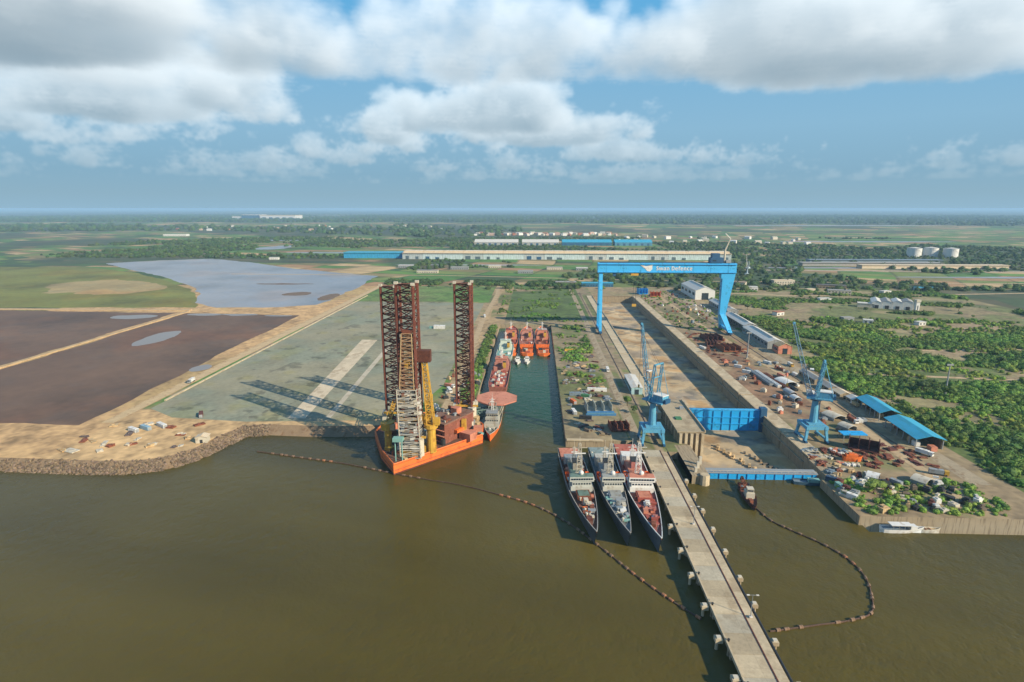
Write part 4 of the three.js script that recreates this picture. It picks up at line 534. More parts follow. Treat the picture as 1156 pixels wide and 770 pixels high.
{ let i = 0; const names = ['farthest from the camera of the three long white sheds in the row by the road', 'middle one of the three long white sheds in the row by the road', 'nearest of the three long white sheds in the row by the road']; for (const [x, z, L, w] of [[279, -858, 96, 15], [265, -745, 84, 16], [260, -655, 82, 17]]) { shed('storage_shed', names[i], x, z, w, L, 7.5, 3, K.roofWhite, i === 1 ? K.wallDark : M(.34, .36, .36, 'wall', .8), { cat: 'storage shed', group: 'long white sheds by the road', bay: 10, turn: -.02, ridge: 1 }); i++; } }
shed('brick_store', 'tan gabled store at the near end of the white shed row', 260, -598, 14, 13, 8, 3, K.tan, K.salmon, { cat: 'store', bay: 7 });
// blue roofed open sheds on the right
for (const [l, x, z, w, L] of [['blue-roofed open shed farther up the yard road', 253, -413, 14, 34], ['larger blue-roofed open shed nearer the corner quay', 250, -367, 17, 38]]) {
  const s = thing('open_shed', l, 'open shed', x, 0, z, -.06, 'blue-roofed open sheds'), q = gable(w, L, 6.6, 2.4, 0, 0, 0, .6, .3); part('roof', q.roof, K.blueRoof, s); for (let i = 0; i < 6; i++) for (const k of [-1, 1]) part('post', [box(.5, 6.5, .5, k * (w / 2 - .5), 0, -L / 2 + 1 + i * (L - 2) / 5)], K.grey, s); part('back_wall', [box(.4, 5.6, L - 2, w / 2 - 1.2, 0, 0)], K.wallDark, s);
  for (let i = 0; i < 6; i++) part('stored_crate', [box(rr(2, 4), rr(1.5, 3.4), rr(2, 5), rr(-w / 3, w / 3), 0, -L / 2 + 4 + i * 7)], [K.rust, K.cream, K.grey, K.tan, K.white, K.salmon][i], s);
}
for (const [l, x, z, w, L, m] of [['low grey-roofed store, first of the row leading to the blue sheds', 246, -470, 9, 16, K.roofGrey], ['cream-roofed store between two grey ones beside the yard road', 247, -452, 9, 13, K.roofCream], ['low pale store next to the first blue-roofed shed', 249, -437, 8, 9, K.roofWhite], ['long low grey store beside the yard road before the store row', 245, -500, 8, 30, K.roofGrey]]) shed('store_hut', l, x, z, w, L, 4, 1.6, m, K.wall, { cat: 'store', bay: 6 });
shed('dock_office', 'white-roofed hut on the channel-side cope of the dry dock', 83.5, -470, 9, 38, 5.6, .8, K.roofWhite, M(.40, .62, .66, 'wall', .7), { cat: 'hut', bay: 6 });
{ const s = thing('shelter', 'bright blue canopy among scrap behind the right quay crane', 'canopy', 209, 0, -363); part('canopy_roof', [box(15.5, .5, 7, 0, 4, 0)], K.gate, s); for (const a of [-1, 1]) for (const b of [-1, 1]) part('post', [box(.3, 4, .3, a * 7, 0, b * 3)], K.grey, s); }
// scattered buildings inland on the right
function block(label, x, z, w, h, d, m, roofM, o = {}) {
  const s = thing(o.name ?? 'office_building', label, o.cat ?? 'building', x, 0, z, o.turn ?? .1, o.group), wl = part('wall', [box(w, h, d)], m, s); part('roof', [box(w + .8, .7, d + .8, 0, h, 0)], roofM, s); const n = Math.max(2, Math.floor(w / 5)), f = Math.max(1, Math.floor(h / 3.6)); for (let k = 0; k < f; k++) for (let i = 0; i < n; i++) part('window', [box(w / n * .5, 1.5, .2, (i + .5 - n / 2) * w / n, 1.3 + k * 3.6, d / 2 + .11)], K.glass, wl); if (o.tank) part('roof_tank', [cyl(1.4, 1.4, 2, w * .25, h + .7, 0, 9)], K.dark, s); return s;
}
block('cream flat-roofed office block with pale walls beyond the white sheds', 490, -1160, 42, 9, 16, K.cream, K.roofCream, { tank: 1 });
block('low white office left of the cluster beyond the scrub', 400, -1080, 22, 6, 12, K.white, K.roofWhite, { turn: -.2 });
block('pale L-shaped office with grey roof beyond the scrub', 532, -1025, 36, 8, 14, K.cream, K.roofGrey, { turn: -.3, tank: 1 });
block('small white hut in the clearing beyond the scrub', 470, -948, 18, 5, 10, K.white, K.roofWhite, { turn: .05 });
block('small cream hut in the middle of the office cluster', 498, -1060, 15, 5, 10, K.cream, K.roofCream, { turn: .2 });
block('dark-roofed long house at the back of the office cluster', 560, -1110, 50, 6, 14, K.wall, M(.16, .15, .15, 'roof', .8), { turn: -.35 });
block('white cottage beside the trees near the road to the white factory', 620, -1040, 16, 5, 10, K.white, K.roofWhite, { turn: .3 });
block('small bungalow alone among trees beside the storage sheds', 345, -820, 13, 4.6, 9, K.white, K.terracotta, { turn: .4 });
block('grey hut by the scrap heap east of the storage sheds', 420, -780, 14, 4.6, 9, K.grey, K.roofGrey, { turn: .1 });
block('tilted white hut beside the grey scrap heap', 440, -766, 11, 4, 9, K.white, K.roofWhite, { turn: -.4 });
block('brown-roofed hall right of the gantry crane\'s tall leg', 385, -1130, 44, 9, 18, K.cream, M(.40, .30, .22, 'roof', .8), { turn: -.5 });
block('blue-roofed hut deep among the trees on the right', 720, -1090, 34, 5, 12, K.wallPale, K.blueRoof);
block('small white hut by the crossroads under the big trees', 500, -755, 10, 4, 8, K.white, K.roofWhite, { turn: .2 });
{ // white factory with stepped sheds
  const s = thing('white_factory', 'white factory of stepped sheds standing alone on the right', 'factory', 545, 0, -895, -.45); for (let i = 0; i < 4; i++) { const q = gable(13, 46 - i * 5, 9 + i * .9, 2.5, -20 + i * 13.2, 0, i * 2); const w = part('wall', q.wall, K.white, s); part('roof', q.roof, i % 2 ? K.roofGrey : K.roofWhite, s); part('door', [box(5, 5, .3, -20 + i * 13.2, 0, 23 - i * 2.5 + i * 2 + .16)], K.dark, w); } part('annexe', [box(22, 6, 14, -34, 0, 16)], K.cream, s); part('annexe_roof', [box(23, .5, 15, -34, 6, 16)], K.roofWhite, s);
}
{ const s = thing('water_tower', 'slim white water tower right of the white factory', 'tower', 556, 0, -852); part('shaft', [box(5, 15, 5)], K.white, s); part('tank', [box(6.4, 3.4, 6.4, 0, 15, 0)], K.cream, s); part('window', [box(1, 6, .2, 0, 4, 2.6)], K.glass, s); }
// storage tanks
{ let i = 0; for (const [x, z, l] of [[1178, -1858, 'white cylindrical storage tank on its own, left of the other two'], [1236, -1870, 'middle one of three white storage tanks'], [1276, -1840, 'rightmost of three white storage tanks']]) { const s = thing('storage_tank', l, 'storage tank', x, 0, z, 0, 'white storage tanks'); part('shell', [cyl(20, 20, 27, 0, 0, 0, 28)], K.white, s); part('roof', [cyl(20.4, 2, 3, 0, 27, 0, 28)], K.roofWhite, s); part('stair', Array.from({ length: 12 }, (_, k) => box(2, .4, 1.2, Math.cos(k * .16) * 20.8, 2 + k * 2, Math.sin(k * .16) * 20.8, -k * .16)), K.grey, s); part('top_rail', [cyl(20.3, 20.3, .5, 0, 27.1, 0, 28)], K.grey, s); i++; } }
// small hall and blue blocks behind the dock's head
block('long low blue store just beyond the head of the dry dock', 120, -1118, 60, 7, 16, M(.02, .16, .30, 'wall', .8), K.blueRoof, { turn: 0, name: 'dock_store' });
block('dark grey stores beyond the dock head, left of the blue store', 60, -1130, 40, 7, 16, K.wallDark, K.roofGrey, { turn: 0, name: 'dock_store' });
function frame(label, x, z, w, h, d, m, turn = 0) { const s = thing('steel_block', label, 'hull block', x, 0, z, turn); part('bottom_plate', [box(w, .6, d, 0, .8, 0)], m, s); for (let i = 0; i < 4; i++) part('bulkhead', [box(.4, h, d * .96, -w / 2 + .4 + i * (w - .8) / 3, 1.4, 0)], m, s); part('side_plate', [box(w * .98, h * .7, .4, 0, 1.4, -d / 2 + .3)], m, s); part('support', [box(1, .8, d * .8, -w / 3, 0, 0), box(1, .8, d * .8, w / 3, 0, 0)], K.tan, s); return s; }
frame('blue steel hull block standing near the dock head', 189, -1018, 16, 9, 14, K.gate, .2); frame('orange steel hull block near the dock head beside the blue one', 206, -990, 17, 8, 12, K.orange, -.1);
frame('large pale hull block with blue base on the strip beside the channel', 48, -412, 19, 5, 15, M(.46, .50, .44, 'grime', .8), .08); { const q = solo('deck_panel', [box(22, 1.6, 2), box(20, .4, 5, 0, 1.6, -1.5)], M(.05, .20, .42, 'paint', .6), 'long blue deck panel in front of the pale hull block', 'deck panel', 49, 0, -401, .04); part('panel_edge', [box(21, .2, .3, 0, 2, .9)], K.teal, q); }
frame('rust-brown hull block near the sheltered corner of the quay strip', 58, -374, 13, 4, 11, K.rust, .1); frame('dark rusty hull section with high bulkheads among scrap behind the orange boat', 207, -346, 17, 6, 9, K.rustDark, -.5); frame('brown hull block beneath the gantry crane\'s right leg', 203, -655, 18, 5, 22, K.rustDark, .15); frame('orange-brown hull block nearer than the gantry crane\'s shadow', 207, -607, 19, 4.6, 22, M(.55, .24, .10, 'rust', .9), .1); frame('salmon-brown hull block beside the dock cope', 195, -628, 11, 4, 14, M(.45, .22, .15, 'rust', .9), -.1);
{ const s = thing('lifeboat', 'bright orange enclosed boat ashore behind the corner quay', 'boat', 191, 1.1, -329, 1.4), h = hull(10, 4, 1.6, { sheer: .5, rake: .8, blunt: 1.6, bul: .1 }); part('hull', h.shell.translate(0, .6, 0), K.orange, s); part('canopy', [box(2.8, 1.2, 6.4, 0, 2, -.4), box(2, .7, 3, 0, 3.2, -.6)], K.orange, s); part('cradle', [box(3, 1.7, .5, 0, -1.1, -2.4), box(3, 1.7, .5, 0, -1.1, 2.4)], K.dark, s); }

// ================================================================ YARD CLUTTER, each one a thing
function container(label, x, z, turn, m, L = 12.2, y = 0, group) { const s = thing('shipping_container', label, 'container', x, y, z, turn, group); part('body', [box(2.5, 2.7, L)], m, s); part('corrugation', Array.from({ length: 8 }, (_, i) => box(2.62, 2.3, .5, 0, .2, -L / 2 + L * (i + .5) / 8)), m, s); part('door', [box(2.2, 2.3, .12, 0, .15, L / 2 + .07)], K.grey, s); return s; }
function truck(label, x, z, turn, m, cm = K.white) { const s = thing('truck', label, 'truck', x, 0, z, turn); part('cab', [box(2.4, 2.4, 2.2, 0, .7, 4)], cm, s); part('windscreen', [box(2.1, .9, .1, 0, 2, 5.13)], K.glass, s); part('load_bed', [box(2.5, 2.3, 7, 0, 1, -.9)], m, s); for (const a of [-1, 1]) for (const z2 of [3.8, -1.6, -3.2]) { const w = new THREE.CylinderGeometry(.55, .55, .4, 10); w.rotateZ(Math.PI / 2); w.translate(a * 1.1, .56, z2); part('wheel', [uvm(w)], K.dark, s); } return s; }
function tent(label, x, z, w, d, m, turn = 0) { const s = thing('tarp_shelter', label, 'shelter', x, 0, z, turn); part('tarp', [arc(w, d, 2.2, 1.6)], m, s); part('end_wall', [box(w * .95, 2.2, .15, 0, 0, -d / 2 + .3)], m, s); part('side_wall', [box(.2, 2.2, d * .96, -w / 2 + .2, 0, 0), box(.2, 2.2, d * .96, w / 2 - .2, 0, 0)], K.grey, s); return s; }
{ const s = container('white site cabin alone on the paved plain', -120, -706, 1.5, K.white, 14); s.scale.set(2, 1.6, 1); }
container('teal container standing against the white site cabin', -129, -707, 1.5, K.teal, 8);
truck('white truck on the dirt track west of the rig legs', -70, -452, .4, K.white); truck('red lorry parked on the dirt track behind the rig', -72, -464, 1.1, K.salmon); truck('white truck on the dirt track beside the far end of the paved plain', -70, -787, .2, K.white); truck('white tipper truck by the haul road beside the mud flat', -299, -470, .1, K.white, K.grey);
{ const s = thing('shore_shed', 'cream hut with dark side on the sandy shore corner', 'hut', -215, 0, -342, .2); const g = gable(7, 6, 3.8, 1); part('wall', g.wall, K.cream, s); part('roof', g.roof, K.roofCream, s); part('door', [box(1.6, 2.4, .15, 0, 0, 3.1)], K.dark, s); }
container('white container at the left end of the shore row', -272, -357, 1.1, K.white, 9); container('pale blue container in the middle of the shore row', -266, -361, 1.1, M(.30, .48, .60, 'paint', .6), 9); container('white and taller container at the right end of the shore row', -258, -366, 1.0, K.white, 10);
container('lone rusty container by the edge of the paved plain', -243, -388, .5, K.rustDark, 9);
{ let i = 0; for (const [x, z, r, m, l] of [[246, -545, .0, K.white, 'white lorry on the yard road by the brick store'], [246, -430, 3.1, K.tan, 'tan lorry on the yard road beside the store row'], [247, -760, .05, K.grey, 'grey lorry on the yard road beside the middle white shed'], [226, -395, .1, K.rust, 'rust-coloured lorry on the dirt track near the cream tarp shelter'], [226, -455, 3.0, K.white, 'white lorry on the dirt track near the pipe stacks'], [68, -520, 0, K.white, 'white lorry on the road along the channel-side dock wall'], [230, -312, 1.2, K.grey, 'grey lorry behind the corner quay'], [240, -340, .6, K.white, 'white lorry beside the nearer blue-roofed shed']]) truck(l, x, z, r, m, i++ % 2 ? K.white : K.yellow); }
// strip beside the channel
{ const g = solo('steel_girder', [box(14, 1.6, .5), box(14, .4, 1.4, 0, 1.6, 0), box(14, .3, 1.4)], M(.75, .50, .06, 'paint', .6), 'bright yellow steel girder lying on the grass strip beside the channel', 'girder', 39, 0, -597, .05); part('stiffener', [box(.3, 1.5, 1.2, -4), box(.3, 1.5, 1.2, 0), box(.3, 1.5, 1.2, 4)], K.yellow, g); }
container('long white container behind the pale hull block', 52, -459, 1.5, K.white, 16); container('green container behind the pale hull block near the channel', 41, -442, 1.3, K.green, 7); container('orange container near the channel edge of the strip', 30.5, -428, .4, K.orange, 7); container('white container near the channel edge of the strip', 29.5, -405, .2, K.white, 8); container('dark container beside the white one near the channel edge', 37, -393, 1.4, K.dark, 9); container('grey container second from the channel behind the pale hull block', 33, -447, 1.6, K.greyBlue, 9);
{ const g = solo('concrete_block', [box(5, 5, 9)], K.concPale, 'pale concrete block between the left quay crane and the pump house', 'concrete block', 88.5, 0, -399, .1); part('lifting_eye', [box(1, .5, 1, 0, 5, 0)], K.steel, g); }
// quay lip
struct('quay_lip', [box(24, .9, 2.4, 33.5, -.5, -354.6)], K.concPale);
// east yard
container('white container nearest the dock cope beside the rust-brown blocks', 181, -612, .3, K.white, 10); container('white container on the corner of the pipe stacks', 193.5, -537, .9, K.white, 7); container('second white container in front of the pipe stacks', 195, -519, .9, K.white, 7); container('white container on the far side of the yard road', 236, -512, .1, K.white, 6); container('salmon container beside the tarp shelters', 222, -507, .2, K.salmon, 10); container('white container behind the pipe stacks', 227, -553, .5, K.white, 8); container('rust container between the white tarp and the yard road', 230, -530, .3, K.rust, 11);
for (let i = 0; i < 4; i++) { const s = thing('pipe_stack', ['long grey pipe stack nearest the dock cope', 'white-capped pipe stack second from the dock cope', 'rusty pipe stack third from the dock cope', 'dark pipe stack farthest from the dock cope'][i], 'pipe stack', 201 + i * 5, 0, -505 + i * 9, .05); for (let k = 0; k < 6; k++) part('pipe', [beam(V((k % 3) * 1.15 - 1.1, .6 + Math.floor(k / 3) * 1.1, -26), V((k % 3) * 1.15 - 1.1, .6 + Math.floor(k / 3) * 1.1, 26 - i * 4), .98, 8)], [K.grey, K.white, K.rust, K.dark][i], s); part('bearer', [box(4, .12, .5, 0, 0, -18), box(4, .12, .5, 0, 0, 14)], K.tan, s); }
tent('large white tarp shelter beside the pipe stacks', 217, -486, 11, 16, K.white, .2); tent('white tarp shelter by the right quay crane\'s machinery house', 216, -402, 10, 12, K.cream, .3); tent('small cream tarp shelter near the blue canopy', 215, -381, 8, 9, K.cream, .4); tent('small white tarp shelter beside the cope behind the right quay crane', 206, -441, 6, 8, K.white, .1); tent('grey-white tarp shelter between the cope and pipe stacks', 208, -456, 6, 12, M(.5, .5, .5, 'paint', .7), .1); tent('pale tarp shelter on the corner quay near the right edge', 214, -301, 9, 8, K.cream, .6); tent('white tarp shelter behind the big tree on the corner quay', 190, -305, 7, 6, K.white, .9);
container('white container on the edge of the corner quay in front of the tree', 166.5, -282, .7, K.white, 5); container('pale green container left of the tree on the corner quay', 166, -293, .2, K.teal, 6); container('dark blue container near the slip of the corner quay', 166, -301, .9, M(.03, .07, .14, 'paint', .6), 7); container('grey container behind the tree on the corner quay', 199, -299, .5, K.grey, 6);
// scrap, many alike pieces: each its own object
function scatter(name, label, category, group, n, make, x0, x1, z0, z1, ms, avoid) {
  const geos = Array.from({ length: 5 }, make); let k = 0, guard = 0;
  while (k < n && guard++ < n * 20) { const x = rr(x0, x1), z = rr(z0, z1); if (avoid && avoid(x, z)) continue; const mm = ms[Math.floor(R() * ms.length)], o = solo(name, geos[k % 5], mm, `${hueOf(mm)} ${label} near ${nearest(x, z)}`, category, x, 0.05, z, rr(0, 3.1), group); o.scale.set(rr(.7, 1.4), rr(.6, 1.3), rr(.7, 1.4)); k++; }
}
const LAND = [[52, -459, 'the long white container'], [41, -442, 'the green container'], [30, -428, 'the orange container'], [29.5, -405, 'the white container by the channel'], [37, -393, 'the dark container'], [48, -412, 'the pale hull block'], [58, -374, 'the rust-brown hull block'], [39, -597, 'the yellow girder'], [28, -520, 'the pale tree by the channel'], [60, -540, 'the dock track'], [203, -655, 'the brown block under the gantry leg'], [207, -607, 'the orange-brown hull block'], [195, -628, 'the salmon-brown hull block'], [214, -571, 'the light mast'], [185, -580, 'the dock cope'], [193, -537, 'the white container by the pipe stacks'], [201, -505, 'the grey pipe stack'], [216, -478, 'the dark pipe stack'], [217, -486, 'the large white tarp shelter'], [216, -402, 'the cream tarp shelter'], [209, -363, 'the blue canopy'], [206, -441, 'the small white tarp shelter'], [191, -329, 'the orange boat'], [207, -346, 'the dark rusty hull section'], [182, -362, 'the right quay crane'], [172, -315, 'the end of the outer dock gate'], [181, -288, 'the big tree on the corner quay'], [214, -301, 'the tarp shelter on the corner quay'], [195, -266, 'the edge of the corner quay'], [230, -280, 'the right end of the corner quay'], [166, -293, 'the pale green container'], [-70, -452, 'the white truck on the bank'], [-72, -464, 'the red lorry'], [-55, -420, 'the rig\'s rear leg'], [-60, -510, 'the supply ship on the bank side'], [-215, -342, 'the cream shore hut'], [-266, -361, 'the container row on the shore'], [-290, -330, 'the rocky bank'], [-243, -388, 'the lone rusty container'], [190, -800, 'the cope beyond the gantry'], [225, -900, 'the track beyond the gantry'], [281, -960, 'the big workshop']];
const hueOf = (m) => { const { r, g, b } = m.color, mx = Math.max(r, g, b), mn = Math.min(r, g, b); if (mx < .08) return 'black'; if (mx - mn < .18 * mx) return mx > .6 ? 'white' : 'grey'; if (b > r * 1.15) return 'blue-grey'; if (g > r) return 'green'; if (r > .85) return 'orange'; if (g > .5 * r && mx > .5) return mx > .6 && b > .4 ? 'cream' : 'tan'; return mx > .38 ? 'red-brown' : 'dark brown'; };
const nearest = (x, z) => LAND.reduce((a, l) => (Math.hypot(l[0] - x, l[1] - z) < Math.hypot(a[0] - x, a[1] - z) ? l : a))[2];
const plate = () => mergeGeometries([box(rr(3, 7), rr(.3, .8), rr(2, 4)), box(rr(2, 4), .4, rr(1, 2.6), rr(-1, 1), .8, rr(-.6, .6), .5)]), heap = () => mergeGeometries(Array.from({ length: 6 }, () => box(rr(.8, 2.4), rr(.6, 1.6), rr(.8, 2.4), rr(-2, 2), 0, rr(-2, 2), R() * 3))), crate = () => mergeGeometries([box(rr(2, 3.4), rr(1.4, 2.6), rr(2, 4)), box(rr(1, 2), rr(.4, .9), rr(1, 2), .2, 2.4, 0)]);
scatter('scrap_plate', 'scrap plate on the channel strip', 'scrap', 'scrap plates on the channel strip', 46, plate, 26, 60, -590, -364, [K.rust, K.steel, K.tan, K.rustDark, K.grey, M(.30, .24, .15, 'grime', .9)], (x, z) => x > 36 && x < 60 && z > -424 && z < -396);
scatter('scrap_heap', 'scrap heap on the channel strip', 'scrap heap', 'scrap heaps on the channel strip', 26, heap, 26, 60, -560, -364, [K.dark, K.rustDark, K.grey, K.cream, K.stone], (x, z) => x > 36 && x < 60 && z > -424 && z < -396);
scatter('rusty_plate', 'rusty steel plate', 'steel plate', 'rusty plates in the east yard', 60, plate, 181, 224, -690, -560, [K.rust, K.rustDark, K.rust, M(.50, .24, .12, 'rust', .9)], null);
scatter('equipment_crate', 'equipment crate', 'crate', 'crates in the east yard', 50, crate, 180, 236, -556, -372, [K.white, K.cream, K.grey, K.rust, K.tan, K.salmon, K.dark, K.greyBlue], (x, z) => (x > 198 && x < 224 && z > -540 && z < -470) || (Math.abs(x - 182) < 9 && Math.abs(z + 362) < 10));
scatter('yard_scrap', 'scrap pile', 'scrap', 'mixed scrap by the right quay crane', 44, heap, 168, 200, -345, -308, [K.cream, K.tan, K.rust, K.white, K.dark, K.grey, K.rust, K.greyBlue, K.salmon, K.rustDark], (x, z) => Math.hypot(x - 191, z + 329) < 7);
scatter('scrap_beam', 'rusty beam offcut', 'scrap', 'rusty offcuts behind the orange boat', 40, plate, 198, 236, -356, -322, [K.rust, K.rustDark, K.rust, M(.34, .16, .08, 'rust', .9)], null);
scatter('quay_clutter', 'crate among the bushes', 'crate', 'clutter on the corner quay', 44, crate, 164, 232, -303, -267, [K.white, K.cream, K.grey, K.dark, K.tan, K.dark, K.stone, K.rustDark], (x, z) => Math.hypot(x - 180, z + 288) < 9);
scatter('bank_clutter', 'equipment box on the west bank', 'equipment', 'equipment on the west bank', 30, crate, -76, -47, -520, -400, [K.rust, K.white, K.tan, K.dark, K.red, K.grey], (x) => Math.abs(x + 66) < 4);
scatter('shore_plank', 'board on the sandy shore', 'board', 'boards on the sandy shore', 24, plate, -300, -225, -372, -322, [K.tan, K.rust, K.cream, K.steel], null);
scatter('yard_bale', 'bale by the dirt track', 'bale', 'material beyond the gantry crane', 46, crate, 180, 262, -1060, -720, [K.rust, K.dark, K.grey, K.white, K.tan, K.greyBlue, K.rustDark], null);
// light masts in the east yard
for (const [x, z, l] of [[214, -571, 'tall grey light mast beside the orange-brown hull block'], [330, -455, 'tall light mast standing in the scrub by the dirt track']]) { const s = thing('light_mast', l, 'light mast', x, 0, z); part('mast', [cyl(.7, .4, 26, 0, 0, 0, 8)], K.grey, s); part('lamp_frame', [box(5, 1.4, .6, 0, 26, 0)], K.grey, s); part('base', [box(2.4, 1, 2.4)], K.conc, s); }
// distant settlement and works
{ const hg = [0, 1, 2].map((i) => { const g = gable(11 + i * 3, 18 + i * 5, 6 + i * 2.5, 3); return mergeGeometries([g.wall, g.roof]); });
  const hm = [K.white, K.cream, K.terracotta, M(.7, .5, .4, 'grime', .8), K.roofWhite];
  for (let i = 0; i < 64; i++) solo('house', hg[i % 3], hm[i % 5], `${['white', 'cream', 'terracotta', 'pinkish', 'pale-roofed white'][i % 5]} house in the row of the distant village, ${i < 22 ? 'at its left end' : i < 43 ? 'in its middle' : 'at its right end'}`, 'house', -340 + i * 12.4 + rr(-8, 8), 0, -3330 + rr(-110, 110), rr(0, 3), 'houses of the distant village');
  for (let i = 0; i < 26; i++) solo('farm_house', hg[i % 3], hm[i % 2], `${['white', 'cream'][i % 2]} house scattered in the fields ${i < 9 ? 'just' : i < 18 ? 'some way' : 'far'} right of the distant village`, 'house', 380 + i * 34 + rr(-20, 20), 0, -2750 + rr(-420, 300), rr(0, 3), 'houses scattered right of the village');
  for (let i = 0; i < 26; i++) solo('farm_house', hg[i % 3], hm[(i * 2) % 5], `${['white', 'terracotta', 'pale-roofed white', 'cream', 'pinkish'][i % 5]} house in the fields ${i > 17 ? 'just' : i > 8 ? 'some way' : 'far'} left of the distant village`, 'house', -2600 + i * 78 + rr(-40, 40), 0, -4200 + rr(-700, 500), rr(0, 3), 'houses scattered left of the village');
  for (const [x, w, h, d, l, m, r] of [[-3990, 260, 52, 200, 'dark blue block of the distant white factory on the horizon', M(.05, .16, .28, 'wall', .7), K.roofWhite], [-3600, 500, 46, 260, 'long white block of the distant factory on the horizon', K.white, K.roofCream], [-4200, 140, 30, 160, 'low white end block of the distant factory on the horizon', K.white, K.roofWhite]]) { const s = thing('distant_factory', l, 'factory', x, 0, -8200); part('wall', [box(w, h, d)], m, s); part('roof', [box(w + 6, 6, d + 6, 0, h, 0)], r, s); for (let i = 0; i < 5; i++) part('bay_door', [box(w * .1, h * .5, 1, (i - 2) * w * .19, 0, d / 2 + .6)], K.craneDark, s); }
  block('white farm building by the creek beyond the grey pond', -770, -1680, 26, 6, 14, K.white, K.roofWhite, { name: 'farm_building' }); block('pale barn at the far left beyond the fields', -1950, -3100, 120, 10, 40, K.white, K.roofWhite, { name: 'farm_building' });
  for (let i = 0; i < 7; i++) block(['pale low shed, leftmost beyond the green grass field', 'cream low shed second beyond the green grass field', 'grey low shed third beyond the green grass field', 'white low shed fourth beyond the green grass field', 'cream low shed fifth beyond the grass field', 'grey low shed nearest the dark stores beyond the grass field', 'pale low shed right of the dark stores'][i], -330 + i * 74 + rr(-12, 12), -1420 + rr(-50, 80), rr(26, 50), 6, 16, i % 2 ? K.cream : K.grey, i % 3 ? K.roofGrey : K.roofWhite, { name: 'low_shed', turn: .02 });
  for (let i = 0; i < 3; i++) solo('long_shed', [box(360, 8, 26), box(364, 1, 30, 0, 8, 0)], [K.roofGrey, K.greyBlue, K.roofCream][i], ['long grey roof strip on the plain at the right', 'long slate roof strip behind the grey one at the right', 'long cream roof strip nearest, on the plain at the right'][i], 'shed', 880 + i * 60, 0, [-1560, -1650, -1500][i], .01); }

// ================================================================ VEGETATION
function clump(seed, leaves, core = .78) {
  const r = rng(seed), p = [], q = new THREE.IcosahedronGeometry(core, 1), a = q.attributes.position;
  for (let i = 0; i < a.count; i++) { const x = a.getX(i), y = a.getY(i), z = a.getZ(i), k = .72 + .5 * n3(x * 2 + seed, y * 2, z * 2); p.push(x * k, y * k, z * k); }
  for (let i = 0; i < leaves; i++) { const u = r() * 2 - 1, t = r() * 6.283, s = Math.sqrt(1 - u * u), k = (.62 + .45 * r()) * (.75 + .5 * n3(s * Math.cos(t) * 2 + seed, u * 2, s * Math.sin(t) * 2)), c = V(s * Math.cos(t), u, s * Math.sin(t)).multiplyScalar(k), w = .12 + .14 * r(); for (let m = 0; m < 3; m++) p.push(c.x + (r() - .5) * 2 * w, c.y + (r() - .5) * 2 * w, c.z + (r() - .5) * 2 * w); }
  const g = new THREE.BufferGeometry(); g.setAttribute('position', new THREE.BufferAttribute(new Float32Array(p), 3)); g.computeVertexNormals(); return g;
}
const leafM = new THREE.MeshStandardMaterial({ color: new THREE.Color().setRGB(.072, .125, .02), roughness: .9, side: THREE.DoubleSide }), leafD = new THREE.MeshStandardMaterial({ color: new THREE.Color().setRGB(.040, .072, .018), roughness: .9, side: THREE.DoubleSide }), leafL = new THREE.MeshStandardMaterial({ color: new THREE.Color().setRGB(.11, .165, .025), roughness: .9, side: THREE.DoubleSide });
const clumps = [clump(1, 170), clump(2, 170), clump(3, 150)];
function bushes(name, label, category, n, pick, smin, smax, m = leafM) {
  const per = 3, o = new THREE.Object3D(), c = new THREE.Color(), L = [[], [], []]; let k = 0, guard = 0;
  while (k < n && guard++ < n * 30) { const q = pick(); if (!q) continue; L[k % per].push(q); k++; }
  const g = new THREE.Group(); g.name = name; g.userData = { kind: 'stuff', label, category }; scene.add(g);
  L.forEach((l, i) => { const im = new THREE.InstancedMesh(clumps[i], m, l.length); l.forEach(([x, z, s0], j) => { const s = (s0 ?? 1) * (smin + (smax - smin) * Math.pow(R(), 1.8) * 1.25), pt = .62 + .8 * n2(x / 55 + 3, z / 40); o.position.set(x, s * .38, z); o.rotation.set(0, R() * 6.3, 0); o.scale.set(s * rr(.8, 1.25), s * rr(.6, 1), s * rr(.8, 1.25)); o.updateMatrix(); im.setMatrixAt(j, o.matrix); const k2 = rr(.65, 1.45) * pt, y = rr(.75, 1.15) * (.8 + .4 * n2(x / 30 + 60, z / 30)); im.setColorAt(j, c.setRGB(k2 * y, k2, k2 * rr(.7, 1.1))); }); im.name = 'foliage'; fin(im); g.add(im); });
}
const busy = (x, z) => (Math.abs(x - 264) < 26 && z > -1060 && z < -590) || (x < 262 && z > -1060) || (Math.abs(x - 545) < 50 && Math.abs(z + 890) < 45);
bushes('scrub', 'dense green scrub covering the ground right of the yard road', 'scrub', 22000, () => { const x = rr(262, 720), z = rr(-1060, -300); if (busy(x, z) || f2(x / 60 + 4, z / 34, 4) < (z < -760 ? .54 : z < -560 ? .51 : .47) + .10 * (n2(x / 70 + 1, z / 45 + 2) - .5) || Math.abs(z + 612 + (x - 400) * .02) < 6 || (Math.abs(z + 512) < 5 && x > 300)) return null; return [x, z, .5 + 1.2 * f2(x / 30, z / 30, 2)]; }, 1.0, 3.0);
bushes('bright_scrub', 'paler yellow-green bushes dotted through the dark scrub', 'scrub', 4500, () => { const x = rr(262, 700), z = rr(-800, -300); if (busy(x, z) || f2(x / 40 + 9, z / 40, 3) < .54) return null; return [x, z]; }, .9, 2.7, leafL);
